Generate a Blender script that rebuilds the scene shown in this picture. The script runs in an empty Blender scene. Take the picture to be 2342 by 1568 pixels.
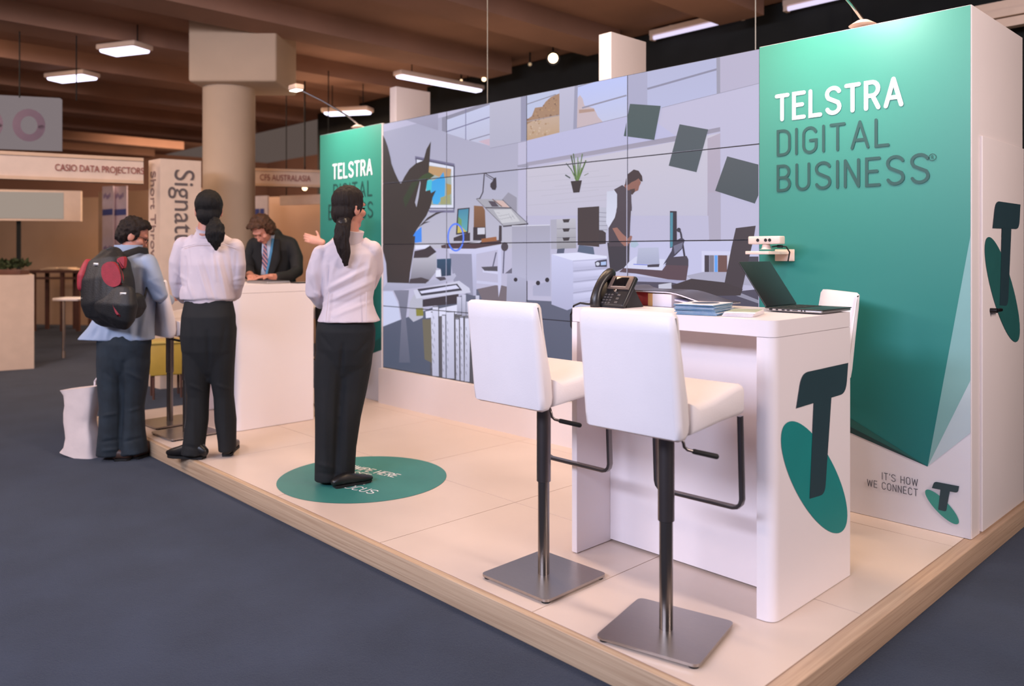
import bpy, bmesh, math, random
from mathutils import Vector, Matrix, noise, geometry
random.seed(7)
SC = bpy.context.scene
COL = SC.collection
R_ = math.radians

# ------------------------------------------------------------------ camera, world, light
FPX, CX, V0, AZ, EYE = 1838.0, 1171.0, 576.5, R_(46.19), 1.38
FWD = Vector((-math.sin(AZ), math.cos(AZ), 0)); RGT = Vector((math.cos(AZ), math.sin(AZ), 0)); UP = Vector((0, 0, 1))
cam_d = bpy.data.cameras.new('camera'); cam = bpy.data.objects.new('camera', cam_d); COL.objects.link(cam)
cam.location = (0, 0, EYE); cam.rotation_euler = (R_(90), 0, AZ)
cam_d.sensor_width = 36; cam_d.lens = FPX / 2342 * 36; cam_d.shift_y = -(784 - V0) / 2342
cam_d.clip_start = .05; cam_d.clip_end = 200
cam_d.dof.use_dof = True; cam_d.dof.focus_distance = 3.9; cam_d.dof.aperture_fstop = 1.8
SC.camera = cam
SC.view_settings.view_transform = 'Standard'; SC.view_settings.look = 'None'
SC.view_settings.exposure = 0.0; SC.view_settings.gamma = 1.0; SC.view_settings.use_curve_mapping = False
W = bpy.data.worlds.new('hall_ambient'); SC.world = W; W.use_nodes = True
W.node_tree.nodes['Background'].inputs[0].default_value = (.62, .46, .40, 1)
W.node_tree.nodes['Background'].inputs[1].default_value = .16

def aim(o, tgt):
    o.rotation_euler = (Vector(tgt) - o.location).to_track_quat('-Z', 'Y').to_euler()

def area(name, loc, tgt, sx, sy, power, col):
    l = bpy.data.lights.new(name, 'AREA'); l.shape = 'RECTANGLE'; l.size = sx; l.size_y = sy
    l.energy = power; l.color = col
    o = bpy.data.objects.new(name, l); COL.objects.link(o); o.location = loc; aim(o, tgt); return o

def spot(name, loc, tgt, power, col, ang, blend=.6, rad=.04):
    l = bpy.data.lights.new(name, 'SPOT'); l.energy = power; l.color = col; l.spot_size = R_(ang)
    l.spot_blend = blend; l.shadow_soft_size = rad
    o = bpy.data.objects.new(name, l); COL.objects.link(o); o.location = loc; aim(o, tgt); return o

WARM = (1.0, .71, .48); COOL = (.72, .77, 1.0); WARMER = (1.0, .70, .50)
area('booth_halogen_light', (-4.6, 3.2, 3.95), (-4.6, 3.2, 0), 2.6, .6, 98, WARM)
area('booth_halogen_light', (-2.0, 3.3, 3.95), (-2.0, 3.2, 0), 1.6, .6, 46, WARM)
area('aisle_fluorescent_light', (-1.8, -3.4, 3.5), (-1.9, 2.8, .6), 5.0, .9, 480, COOL)
area('aisle_fluorescent_light', (-6.8, -1.4, 3.8), (-5.6, 3.0, .5), 3.0, .6, 150, (1.0, .79, .72))
area('side_aisle_light', (2.6, 3.2, 3.9), (-1.2, 3.6, .8), .8, 3.0, 330, (1.0, .84, .78))
area('far_hall_light', (-13.5, 6.5, 3.9), (-13.5, 6.5, 0), 4.0, 2.0, 400, WARMER)
area('far_hall_light', (-11.0, 0.5, 3.9), (-12.0, 1.0, 0), 3.0, 2.0, 150, WARMER)
area('far_hall_light', (-19.0, 8.0, 3.9), (-22.0, 9.0, 1.5), 3.0, 2.0, 190, WARMER)  # extra light added to brighten the far brown walls, no fixture of its own
area('added_ceiling_fill', (-10.5, 6.6, 2.7), (-10.5, 6.6, 4.2), 3.0, 1.5, 24, WARMER)  # this and the next two: unseen upward fills added to brighten the ceiling
area('added_ceiling_fill', (-6.5, 6.8, 2.4), (-6.5, 6.4, 4.2), 3.0, 1.0, 13, WARMER)
area('added_ceiling_fill', (-3.2, 6.8, 2.4), (-3.2, 6.4, 4.2), 3.0, 1.0, 13, WARMER)

# ------------------------------------------------------------------ helpers
def lin(c):
    return tuple(((v / 255) / 12.92 if v / 255 <= .04045 else ((v / 255 + .055) / 1.055) ** 2.4) for v in c)

def ray(u): return FWD + RGT * ((u - CX) / FPX)
def on_y(u, v, Y):
    d = ray(u); D = Y / d.y; return Vector((D * d.x, Y, EYE - (v - V0) / FPX * D))
def on_x(u, v, X):
    d = ray(u); D = X / d.x; return Vector((X, D * d.y, EYE - (v - V0) / FPX * D))
def at_d(u, v, D):
    p = ray(u) * D; p.z = EYE - (v - V0) / FPX * D; return p
def on_z(u, v, z=0.0):
    return at_d(u, v, FPX * (EYE - z) / (v - V0))

MATS = {}
def mat(name, col, rough=.5, metal=0., var=.06, scale=8., bump=0., bscale=60., spec=.5, stretch=(1, 1, 1), col2=None, coat=0., sheen=0.):
    if name in MATS: return MATS[name]
    m = bpy.data.materials.new(name); m.use_nodes = True; nt = m.node_tree; N = nt.nodes; L = nt.links
    b = N['Principled BSDF']; b.inputs['Roughness'].default_value = rough; b.inputs['Metallic'].default_value = metal
    b.inputs['Specular IOR Level'].default_value = spec
    b.inputs['Coat Weight'].default_value = coat; b.inputs['Sheen Weight'].default_value = sheen
    c = lin(col); tc = N.new('ShaderNodeTexCoord'); mp = N.new('ShaderNodeMapping'); mp.inputs['Scale'].default_value = stretch
    L.new(tc.outputs['Object'], mp.inputs['Vector'])
    nz = N.new('ShaderNodeTexNoise'); nz.inputs['Scale'].default_value = scale; nz.inputs['Detail'].default_value = 5
    L.new(mp.outputs['Vector'], nz.inputs['Vector'])
    rp = N.new('ShaderNodeValToRGB'); rp.color_ramp.elements[0].position = .3; rp.color_ramp.elements[1].position = .7
    c2 = lin(col2) if col2 else tuple(min(1, x * (1 + var)) for x in c)
    c1 = c if col2 else tuple(x * (1 - var) for x in c)
    rp.color_ramp.elements[0].color = (*c1, 1); rp.color_ramp.elements[1].color = (*c2, 1)
    L.new(nz.outputs['Fac'], rp.inputs['Fac']); L.new(rp.outputs['Color'], b.inputs['Base Color'])
    if bump:
        n2 = N.new('ShaderNodeTexNoise'); n2.inputs['Scale'].default_value = bscale; n2.inputs['Detail'].default_value = 4
        L.new(mp.outputs['Vector'], n2.inputs['Vector'])
        bp = N.new('ShaderNodeBump'); bp.inputs['Strength'].default_value = bump; bp.inputs['Distance'].default_value = .01
        L.new(n2.outputs['Fac'], bp.inputs['Height']); L.new(bp.outputs['Normal'], b.inputs['Normal'])
    MATS[name] = m; return m

def glow(name, col, strength):
    if name in MATS: return MATS[name]
    m = bpy.data.materials.new(name); m.use_nodes = True; nt = m.node_tree
    e = nt.nodes.new('ShaderNodeEmission'); e.inputs[0].default_value = (*lin(col), 1); e.inputs[1].default_value = strength
    nt.links.new(e.outputs[0], nt.nodes['Material Output'].inputs['Surface']); MATS[name] = m; return m

class MB:
    def __init__(s): s.v = []; s.f = []; s.mi = []; s.m = 0
    def add(s, vs, fs):
        o = len(s.v); s.v += [Vector(p) for p in vs]; s.f += [tuple(i + o for i in f) for f in fs]; s.mi += [s.m] * len(fs); return s
    def box(s, a, b):
        x0, y0, z0 = a; x1, y1, z1 = b
        return s.add([(x0, y0, z0), (x1, y0, z0), (x1, y1, z0), (x0, y1, z0), (x0, y0, z1), (x1, y0, z1), (x1, y1, z1), (x0, y1, z1)],
                     [(3, 2, 1, 0), (4, 5, 6, 7), (0, 1, 5, 4), (1, 2, 6, 5), (2, 3, 7, 6), (3, 0, 4, 7)])
    def rbox(s, a, b, r=.01, seg=3, M=None):
        bm = bmesh.new(); bmesh.ops.create_cube(bm, size=1)
        A = Vector(a); B = Vector(b)
        for v in bm.verts: v.co = Vector([(A[i] + B[i]) / 2 + v.co[i] * (B[i] - A[i]) for i in range(3)])
        bmesh.ops.bevel(bm, geom=list(bm.edges), offset=r, segments=seg, profile=.5, affect='EDGES')
        return s.bm(bm, M)
    def bm(s, bm, M=None):
        bm.verts.index_update(); vs = [(M @ v.co if M else v.co.copy()) for v in bm.verts]
        s.add(vs, [tuple(v.index for v in f.verts) for f in bm.faces]); bm.free(); return s
    def obox(s, M, size, r=0):
        h = [x / 2 for x in size]; t = MB()
        (t.rbox([-x for x in h], h, r) if r else t.box([-x for x in h], h))
        return s.add([M @ v for v in t.v], t.f)
    def prism(s, pts, off):
        n = len(pts); off = Vector(off); P = [Vector(p) for p in pts]
        return s.add(P + [p + off for p in P], [tuple(range(n))[::-1], tuple(range(n, 2 * n))] + [(i, (i + 1) % n, n + (i + 1) % n, n + i) for i in range(n)])
    def loft(s, rings, n=20, u=(1, 0, 0), cap=True, power=2.0, axis=None):
        # rings: (centre, a, b) ; a runs along u, b across it
        u = Vector(u); C = [Vector(r[0]) for r in rings]; k = len(C); R = []
        for i in range(k):
            t = (C[min(i + 1, k - 1)] - C[max(i - 1, 0)]).normalized()
            if axis is not None: t = axis
            uu = (u - t * u.dot(t))
            if uu.length < 1e-4: uu = t.orthogonal()
            uu.normalize(); vv = t.cross(uu); R.append([C[i], rings[i][1], rings[i][2], uu, vv, t])
        if cap:
            a0, b0 = R[0][1:3]; h = min(a0, b0); pre = []
            for q in (80, 55, 28): pre.append([R[0][0] - R[0][5] * h * math.sin(R_(q)), a0 * math.cos(R_(q)), b0 * math.cos(R_(q)), *R[0][3:]])
            a1, b1 = R[-1][1:3]; h = min(a1, b1); post = []
            for q in (28, 55, 80): post.append([R[-1][0] + R[-1][5] * h * math.sin(R_(q)), a1 * math.cos(R_(q)), b1 * math.cos(R_(q)), *R[-1][3:]])
            R = pre + R + (post if cap is True else [])
        vs = []
        for c, a, b, uu, vv, t in R:
            for j in range(n):
                th = 2 * math.pi * j / n; ct, st = math.cos(th), math.sin(th)
                if power != 2.0: ct = math.copysign(abs(ct) ** (2 / power), ct); st = math.copysign(abs(st) ** (2 / power), st)
                vs.append(c + uu * (a * ct) + vv * (b * st))
        m = len(R); fs = [(i * n + j, i * n + (j + 1) % n, (i + 1) * n + (j + 1) % n, (i + 1) * n + j) for i in range(m - 1) for j in range(n)]
        fs += [tuple(range(n))[::-1], tuple(range((m - 1) * n, m * n))]
        return s.add(vs, fs)
    def tube(s, pts, r, n=10, cap=False):
        return s.loft([(p, r, r) for p in pts], n, (.31, .2, .93), cap)
    def cyl(s, a, b, r, n=24, r2=None):
        a = Vector(a); b = Vector(b); return s.loft([(a, r, r), (b, r2 if r2 is not None else r, r2 if r2 is not None else r)], n, (b - a).orthogonal(), False)
    def lathe(s, c, prof, n=28):
        c = Vector(c); return s.loft([(c + Vector((0, 0, z)), r, r) for r, z in prof], n, (1, 0, 0), False)
    def ell(s, c, ax, rad, n=20, m=12):
        c = Vector(c); X, Y, Z = [Vector(a) for a in ax]; vs = [c + Z * rad[2]]; fs = []
        for i in range(1, m):
            p = math.pi * i / m
            for j in range(n):
                t = 2 * math.pi * j / n
                vs.append(c + X * (rad[0] * math.sin(p) * math.cos(t)) + Y * (rad[1] * math.sin(p) * math.sin(t)) + Z * (rad[2] * math.cos(p)))
        vs.append(c - Z * rad[2]); q = len(vs) - 1
        for j in range(n):
            fs.append((0, 1 + j, 1 + (j + 1) % n)); fs.append((q, q - n + (j + 1) % n, q - n + j))
            for i in range(m - 2): fs.append((1 + i * n + j, 1 + (i + 1) * n + j, 1 + (i + 1) * n + (j + 1) % n, 1 + i * n + (j + 1) % n))
        return s.add(vs, fs)
    def poly(s, pts):
        return s.add(pts, [tuple(range(len(pts)))])
    def mesh(s, name, mats, smooth=None):
        me = bpy.data.meshes.new(name); me.from_pydata([tuple(v) for v in s.v], [], s.f); me.update()
        for m in (mats if isinstance(mats, (list, tuple)) else [mats]): me.materials.append(m)
        me.polygons.foreach_set('material_index', s.mi)
        bm = bmesh.new(); bm.from_mesh(me); bmesh.ops.recalc_face_normals(bm, faces=bm.faces)
        if smooth is not None:
            for f in bm.faces: f.smooth = True
            for e in bm.edges:
                if len(e.link_faces) == 2 and e.calc_face_angle(0) > R_(smooth): e.smooth = False
        bm.to_mesh(me); bm.free(); return me
    def build(s, name, mats, parent=None, smooth=35, label=None):
        o = bpy.data.objects.new(name, s.mesh(name, mats, smooth)); COL.objects.link(o)
        if parent is not None:
            o.parent = parent; o.matrix_parent_inverse = base_matrix(parent).inverted()
        if label: o['label'] = label
        return o

def base_matrix(o):
    m = Matrix.LocRotScale(o.location, o.rotation_euler, o.scale)
    return base_matrix(o.parent) @ o.matrix_parent_inverse @ m if o.parent else m

def tag(o, label=None, cat=None, group=None, kind=None):
    if label: o['label'] = label
    if cat: o['category'] = cat
    if group: o['group'] = group
    if kind: o['kind'] = kind
    return o
def thing(name, label, cat, loc=(0, 0, 0), rz=0, group=None):
    o = bpy.data.objects.new(name, None); COL.objects.link(o); o.location = loc; o.rotation_euler = (0, 0, rz)
    o.empty_display_size = .1
    return tag(o, label, cat, group)
def copy_tree(o, parent=None):
    c = o.copy(); COL.objects.link(c)
    if parent: c.parent = parent
    for ch in [k for k in bpy.data.objects if k.parent == o]: copy_tree(ch, c)
    return c
def local(o, mb):      # move a builder written in the thing's own frame into world space
    M = base_matrix(o); mb.v = [M @ v for v in mb.v]; return mb
def part(mb, name, mats, parent, smooth=35, label=None):
    return local(parent, mb).build(name, mats, parent, smooth, label)

# stroke lettering, cap height 1
def arc(cx, cy, rx, ry, a0, a1, n=10):
    return [(cx + rx * math.cos(R_(a0 + (a1 - a0) * i / n)), cy + ry * math.sin(R_(a0 + (a1 - a0) * i / n))) for i in range(n + 1)]
def s_curve(w):
    r = w / 2
    return arc(r, .77, r, .23, 20, 180, 8) + [(.02 * w, .70), (.12 * w, .60), (.5 * w, .50), (.88 * w, .40), (.98 * w, .30)] + arc(r, .23, r, .23, 0, -160, 8)
GL = {
 'T': (.52, [[(0, 1), (.52, 1)], [(.26, 1), (.26, 0)]]), 'E': (.46, [[(.46, 1), (0, 1), (0, 0), (.46, 0)], [(0, .52), (.38, .52)]]),
 'L': (.44, [[(0, 1), (0, 0), (.44, 0)]]), 'S': (.54, [s_curve(.54)]), 'I': (.0, [[(0, 1), (0, 0)]]),
 'R': (.5, [[(0, 0), (0, 1), (.24, 1)] + arc(.24, .74, .25, .26, 80, -80, 8) + [(.24, .48), (0, .48)], [(.26, .48), (.5, 0)]]),
 'A': (.6, [[(0, 0), (.3, 1)], [(.3, 1), (.6, 0)], [(.1, .3), (.5, .3)]]),
 'D': (.5, [[(0, 0), (0, 1), (.22, 1)] + arc(.22, .72, .28, .28, 90, 0, 6)[1:] + arc(.22, .28, .28, .28, 0, -90, 6) + [(0, 0)]]),
 'G': (.52, [arc(.26, .74, .26, .26, 20, 180, 8) + arc(.26, .26, .26, .26, 180, 360, 10) + [(.52, .48), (.28, .48)]]),
 'B': (.5, [[(0, 0), (0, 1), (.24, 1)] + arc(.24, .76, .23, .24, 80, -80, 8) + [(0, .52)], [(.24, .52)] + arc(.24, .26, .26, .26, 85, -85, 8) + [(.2, 0), (0, 0)]]),
 'U': (.5, [[(0, 1), (0, .26)] + arc(.25, .25, .25, .25, 180, 360, 10) + [(.5, .26), (.5, 1)]]), 'N': (.5, [[(0, 0), (0, 1)], [(0, 1), (.5, 0)], [(.5, 0), (.5, 1)]]),
 'H': (.5, [[(0, 0), (0, 1)], [(.5, 0), (.5, 1)], [(0, .5), (.5, .5)]]), 'O': (.54, [arc(.27, .73, .27, .27, 0, 180, 10) + arc(.27, .27, .27, .27, 180, 360, 10) + [(.54, .73)]]),
 'W': (.78, [[(0, 1), (.18, 0)], [(.18, 0), (.39, .9)], [(.39, .9), (.6, 0)], [(.6, 0), (.78, 1)]]), 'C': (.52, [arc(.26, .74, .26, .26, 20, 180, 8) + arc(.26, .26, .26, .26, 180, 340, 8)]),
 'P': (.5, [[(0, 0), (0, 1), (.24, 1)] + arc(.24, .74, .25, .26, 80, -80, 8) + [(.24, .48), (0, .48)]]), "'": (.0, [[(0, 1), (0, .82)]]),
 'F': (.44, [[(.44, 1), (0, 1), (0, 0)], [(0, .52), (.36, .52)]]), ' ': (.22, []),
}
def ribbon(pts, h):
    P = [Vector((p[0], p[1])) for p in pts]
    Q = [P[0]]
    for p in P[1:]:
        if (p - Q[-1]).length > 1e-4: Q.append(p)
    P = Q; n = len(P); Lf = []; Rt = []
    for i in range(n):
        d0 = (P[i] - P[i - 1]).normalized() if i else (P[1] - P[0]).normalized()
        d1 = (P[i + 1] - P[i]).normalized() if i < n - 1 else d0
        t = (d0 + d1); t = t.normalized() if t.length > 1e-3 else d1
        c = max(.38, t.dot(d1)); nn = Vector((-t.y, t.x)) * (h / c)
        Lf.append(P[i] + nn); Rt.append(P[i] - nn)
    d = (P[-1] - P[-2]).normalized(); a = math.atan2(d.y, d.x)
    e = [P[-1] + Vector((math.cos(a + math.pi / 2 - math.pi * k / 6), math.sin(a + math.pi / 2 - math.pi * k / 6))) * h for k in range(1, 6)]
    d = (P[0] - P[1]).normalized(); a = math.atan2(d.y, d.x)
    s = [P[0] + Vector((math.cos(a + math.pi / 2 - math.pi * k / 6), math.sin(a + math.pi / 2 - math.pi * k / 6))) * h for k in range(1, 6)]
    V = Lf + e + Rt[::-1] + s; q = len(Lf); F = []
    idxR = lambda i: q + len(e) + (n - 1 - i)
    for i in range(n - 1): F.append((i, idxR(i), idxR(i + 1), i + 1))
    F.append(tuple([n - 1] + list(range(q, q + len(e))) + [idxR(n - 1)])[::-1]); F.append(tuple([idxR(0)] + list(range(q + len(e) + n, len(V))) + [0])[::-1])
    m_ = n - 1; T_ = [i / m_ for i in range(n)] + [1] * len(e) + [i / m_ for i in range(n)][::-1] + [0] * len(s)
    return V, F, T_
def lettering(mb, text, origin, xd, yd, height, weight=.11, gap=.2, width=None, lift=.0012, slant=0):
    """draws text as rounded strokes on the plane origin + xd, yd; width stretches the line to fit"""
    adv = sum(GL[c][0] + gap for c in text) - gap; sx = (width / height / adv) if width else 1.0
    xd = Vector(xd); yd = Vector(yd); nrm = xd.cross(yd); x = 0; k = 0
    for c in text:
        w, strokes = GL[c]
        for st in strokes:
            V, F, T_ = ribbon([((x + px) * sx, py) for px, py in st], weight / 2); k += 1
            mb.add([Vector(origin) + xd * ((v.x + slant * v.y) * height) + yd * (v.y * height) + nrm * (lift + .0003 * (k % 3) + .0002 * q) for v, q in zip(V, T_)], F)
        x += w + gap
    return mb
def bezier_text(name, body, size, mats, parent, M, extrude=.002, sx=1.0):
    cu = bpy.data.curves.new(name, 'FONT'); cu.body = body; cu.size = size; cu.extrude = extrude
    o = bpy.data.objects.new(name, cu); COL.objects.link(o); dg = bpy.context.evaluated_depsgraph_get(); dg.update()
    me = bpy.data.meshes.new_from_object(o.evaluated_get(dg)); bpy.data.objects.remove(o)
    me.transform(M @ Matrix.Diagonal((sx, 1, 1, 1))); me.materials.clear(); me.materials.append(mats)
    n = bpy.data.objects.new(name, me); COL.objects.link(n)
    n.parent = parent; n.matrix_parent_inverse = base_matrix(parent).inverted(); return n
def frame(xd, yd, org):
    xd = Vector(xd).normalized(); yd = Vector(yd).normalized(); z = xd.cross(yd)
    return Matrix(((xd.x, yd.x, z.x, org[0]), (xd.y, yd.y, z.y, org[1]), (xd.z, yd.z, z.z, org[2]), (0, 0, 0, 1)))
def rounded(pts, rad, n=5):
    out = []; k = len(pts)
    for i in range(k):
        p = Vector(pts[i]); r = rad[i] if isinstance(rad, (list, tuple)) else rad
        if r <= 0: out.append(p); continue
        a = (Vector(pts[i - 1]) - p).normalized(); b = (Vector(pts[(i + 1) % k]) - p).normalized()
        A = p + a * r; B = p + b * r
        for j in range(n + 1):
            t = j / n; out.append(A * (1 - t) ** 2 + p * 2 * t * (1 - t) + B * t * t)
    return out

LOGO_DISC = mat('logo teal', (22, 134, 132), .5, var=.03); LOGO_INK = mat('logo ink', (36, 60, 68), .5, var=.03)
def logo(parent, org, xd, yd, s, disc=None):
    xd = Vector(xd); yd = Vector(yd); nz = xd.cross(yd); org = Vector(org)
    a = R_(-42); pts = []
    for i in range(64):
        t = 2 * math.pi * i / 64; x = .368 * math.cos(t); y = .115 * 1.12 * math.sin(t)
        pts.append(org + xd * (s * (x * math.cos(a) - y * math.sin(a))) + yd * (s * (x * math.sin(a) + y * math.cos(a))) + nz * .001)
    MB().poly(pts).build('logo_disc', disc or LOGO_DISC, parent, None)
    bar = rounded([(-.169, .307), (-.115, .438), (.292, .435), (.270, .315)][::-1], [.03, 0.0, .045, 0], 5)
    bar = rounded([(.270, .312), (.292, .438), (-.125, .438), (-.169, .307)], [.05, .0, .05, 0.0], 5)
    stem = rounded([(-.023, .31), (-.06, -.064), (.075, -.074), (.133, .31)], [0, 0, .04, 0], 5)
    m = MB(); m.poly([org + xd * (s * p.x) + yd * (s * p.y) + nz * .0024 for p in bar]); m.poly([org + xd * (s * p.x) + yd * (s * p.y) + nz * .002 for p in stem])
    m.build('logo_letter', LOGO_INK, parent, None)
# ------------------------------------------------------------------ the hall
CARPET = -.11
M_carpet = mat('slate carpet', (42, 50, 67), .95, var=.16, scale=3.0, bump=.5, bscale=260, spec=.1, sheen=.1)
M_ceil = mat('brown concrete', (150, 112, 92), .9, var=.12, scale=1.2, bump=.2, bscale=20)
M_dark = mat('black drape', (20, 22, 21), .95, var=.2, scale=4)
M_hallwall = mat('brown wall', (128, 92, 76), .9, var=.1, scale=.8)
M_beige = mat('beige panel', (196, 160, 132), .85, var=.05, scale=1.5)
M_cream = mat('cream laminate', (222, 196, 176), .6, var=.04)
M_column = mat('painted column', (196, 172, 148), .8, var=.05, scale=2)
tag(MB().box((-34, -12, CARPET - .1), (9, 12, CARPET)).build('floor', M_carpet, None, None), kind='structure')
b = MB().box((-34, -12, 4.22), (9, 8.9, 4.5))
for x in [-27 + 2.0 * i for i in range(17)]: b.box((x, -12, 3.98), (x + .55, 8.1, 4.25))
tag(b.build('ceiling', M_ceil, None, None), kind='structure')
tag(MB().box((-14.6, 8.5, CARPET), (9, 8.8, 4.2)).build('wall_back', M_dark, None, None), kind='structure')
tag(MB().box((-34, 12, CARPET), (-14, 12.3, 4.2)).build('wall_rear', M_hallwall, None, None), kind='structure')
tag(MB().box((-24, -12, CARPET), (-23.7, 12, 4.2)).build('wall_left', M_hallwall, None, None), kind='structure')

def hall_box(u0, u1, D0, D1, z0, z1, thick):
    """upright slab seen between two picture columns at two depths, thickness going away from the viewer"""
    p = at_d(u0, V0, D0); q = at_d(u1, V0, D1); d = (q - p); n = Vector((-d.y, d.x, 0)).normalized()
    if n.dot(FWD) < 0: n = -n
    a = [Vector((p.x, p.y, z0)), Vector((q.x, q.y, z0)), Vector((q.x, q.y, z1)), Vector((p.x, p.y, z1))]
    return MB().prism(a, n * thick), Vector((p.x, p.y, 0)), d.normalized(), n

# column with its square capital
c = at_d(524, V0, 10.0); bx = MB()
bx.loft([((c.x, c.y, z), .31, .31) for z in (CARPET, 1.5, 3.45)], 40, (1, 0, 0), False)
c2 = at_d(560, V0, 10.0); Mc = frame(RGT, FWD, (c2.x, c2.y, 3.80)); bx.obox(Mc, (1.05, .9, .78), .03)
tag(bx.build('column', M_column, None, 40), kind='structure')
b, o, d, n = hall_box(-260, 232, 17.2, 16.4, CARPET, 2.5, .08)
tag(b.build('wall_booth_rear', M_beige, None, None), kind='structure')
b, o, d, n = hall_box(225, 480, 15.0, 14.0, CARPET, 2.5, .08)
tag(b.build('wall_booth_inner', M_beige, None, None), kind='structure')
b, o, d, n = hall_box(570, 900, 13.4, 13.0, CARPET, 2.3, .08)
tag(b.build('wall_booth_side', M_beige, None, None), kind='structure')

# name fascias of the far booths
def fascia(label, u0, u1, D0, D1, z0, z1, text, size, start, red, posts=()):
    b, o, d, n = hall_box(u0, u1, D0, D1, z0, z1, .06)
    t = thing('booth_fascia', label, 'sign', o + d * .1)
    b.build('board', M_cream, t, None)
    r = MB()
    e = at_d(u1, V0, D1); e.z = 0
    for z in (z0, z1 - .035): r.prism([o + Vector((0, 0, z)) - n * .02, e + Vector((0, 0, z)) - n * .02, e + Vector((0, 0, z + .035)) - n * .02, o + Vector((0, 0, z + .035)) - n * .02], n * .1)
    r.build('rail', mat('rail', (214, 178, 146), .5), t, None)
    q = at_d(start, V0, D0); r_ = ray(start); start = ((o.x * r_.y - o.y * r_.x) / (d.y * r_.x - d.x * r_.y)); M = frame(d, UP, o + d * start + Vector((0, 0, z0 + (z1 - z0 - size * .7) / 2)) - n * .012)
    bezier_text('lettering', text, size, red, t, M, .002, .70)
    for pos in posts: MB().box((-.03, -.03, CARPET), (.03, .03, z1)).v and part(MB().obox(frame((1, 0, 0), (0, 1, 0), (pos, 0, (z1 + CARPET) / 2)) , (.05, .05, z1 - CARPET)), 'post', mat('post', (200, 190, 180), .4, .6), t)
    return t
RED = mat('dull red letters', (150, 74, 66), .6)
pA = at_d(-40, V0, 8.0)
fascia('cream name board with dull red capitals above the left far booth', -200, 328, 7.75, 8.72, 2.12, 2.40, 'CASIO DATA PROJECTORS', .1, 125, RED)
fascia('cream name board with red capitals right of the round column', 575, 800, 10.9, 11.3, 2.28, 2.52, 'CFS AUSTRALASIA', .118, 594, RED)

# square sign post with upright lettering on two faces
p0 = at_d(340, V0, 8.95); p1 = at_d(366, V0, 8.75); p2 = at_d(460, V0, 9.0)
ttop = 2.40; t = thing('sign_tower', 'tall cream sign post with large grey letters reading downward', 'sign', (p1.x, p1.y, CARPET))
q = [p0, p1, p2, p2 + p0 - p1]
MB().prism([Vector((v.x, v.y, CARPET)) for v in q], (0, 0, ttop - CARPET)).build('body', M_cream, t, None)
INK = mat('grey ink', (96, 84, 84), .7); INK2 = mat('faded grey ink', (140, 112, 106), .7)
dx = (p2 - p1).normalized(); nx = Vector((dx.y, -dx.x, 0)); nx = nx if nx.dot(FWD) < 0 else -nx
bezier_text('lettering', 'Signature', .30, INK, t, frame(-UP, dx, p1 + dx * .15 + nx * .006 + Vector((0, 0, 2.30 - p1.z))))
dx2 = (p1 - p0).normalized(); nx2 = Vector((dx2.y, -dx2.x, 0)); nx2 = nx2 if nx2.dot(FWD) < 0 else -nx2
bezier_text('lettering', 'Short Throw', .19, INK2, t, frame(-UP, dx2, p0 + dx2 * .06 + nx2 * .006 + Vector((0, 0, 2.28 - p0.z))))

# hanging light box, screen, posters
b, o, d, n = hall_box(-160, 137, 9.2, 9.6, 2.60, 3.22, .12)
t = thing('hanging_sign', 'pale hanging light box with two round purple letters at far left', 'sign', o + d * .4)
b.build('box', glow('pale light box', (140, 128, 130), .8), t, None)
m = MB(); m2 = MB()
for cx_, w in ((1.0, .0), (.56, 0)):
    oo = o + d * cx_ + Vector((0, 0, 2.88)) - n * .006
    V, F, T_ = ribbon([(.13 * math.cos(R_(a)), .15 * math.sin(R_(a))) for a in range(0, 359, 12)], .042)
    MB().add([oo + d * v.x + UP * v.y for v in V], F).build('letter', mat('purple letters', (92, 76, 96), .7), t, None)
for z in (.5, 1.1): part(MB().cyl((z * d.x, z * d.y, 3.2), (z * d.x, z * d.y, 4.0), .008, 6), 'cable', M_dark, t)
b, o, d, n = hall_box(-120, 145, 11.2, 11.6, 1.52 + .34, 2.24, .08)
t = thing('lit_screen', 'blank pale lit screen on the wall at far left', 'screen', o + d * .3)
b.build('panel', glow('blank screen', (176, 160, 148), .8), t, None)
MB().prism([o + Vector((0, 0, 1.83)) + n * .01, o + d * 1.67 + Vector((0, 0, 1.83)) + n * .01, o + d * 1.67 + Vector((0, 0, 2.27)) + n * .01, o + Vector((0, 0, 2.27)) + n * .01], n * .1).build('casing', M_cream, t, None)
part(MB().cyl(d * .85 + n * .1 - d * .3 + Vector((0, 0, CARPET)), d * .55 + n * .1 + Vector((0, 0, 1.84)), .03, 12), 'stand', M_dark, t)
BLUE = mat('poster blue', (70, 78, 136), .6)
for i, (u0, u1, lab) in enumerate(((234, 259, 'left of two narrow lavender posters with blue band'), (261, 290, 'right of two narrow lavender posters with blue band'))):
    b, o, d, n = hall_box(u0, u1, 13.2, 13.1, CARPET, 2.46, .02)
    t = thing('poster', lab, 'poster', o, 0, 'narrow posters in the far booth'); b.build('sheet', mat('poster lavender', (196, 178, 188), .6), t, None)
    w = (at_d(u1, V0, 13.1).xy - o.xy).length
    MB().prism([o - n * .004 + d * a + Vector((0, 0, z)) for a, z in ((.01, 1.98), (w - .01, 1.99), (w - .01, 2.09), (.01, 2.08))], -n * .002).build('band', BLUE, t, None)
    mk = MB()
    for k in range(5):
        for zz in (2.26, 1.40):
            a = w * (.15 + .13 * k); mk.prism([o - n * .004 + d * (a + e) + Vector((0, 0, zz + f + .02 * math.sin(k * 2))) for e, f in ((0, 0), (.02, 0), (.02, .07), (0, .07))], -n * .002)
    mk.build('lettering', mat('poster print', (128, 108, 150), .6), t, None)
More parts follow.
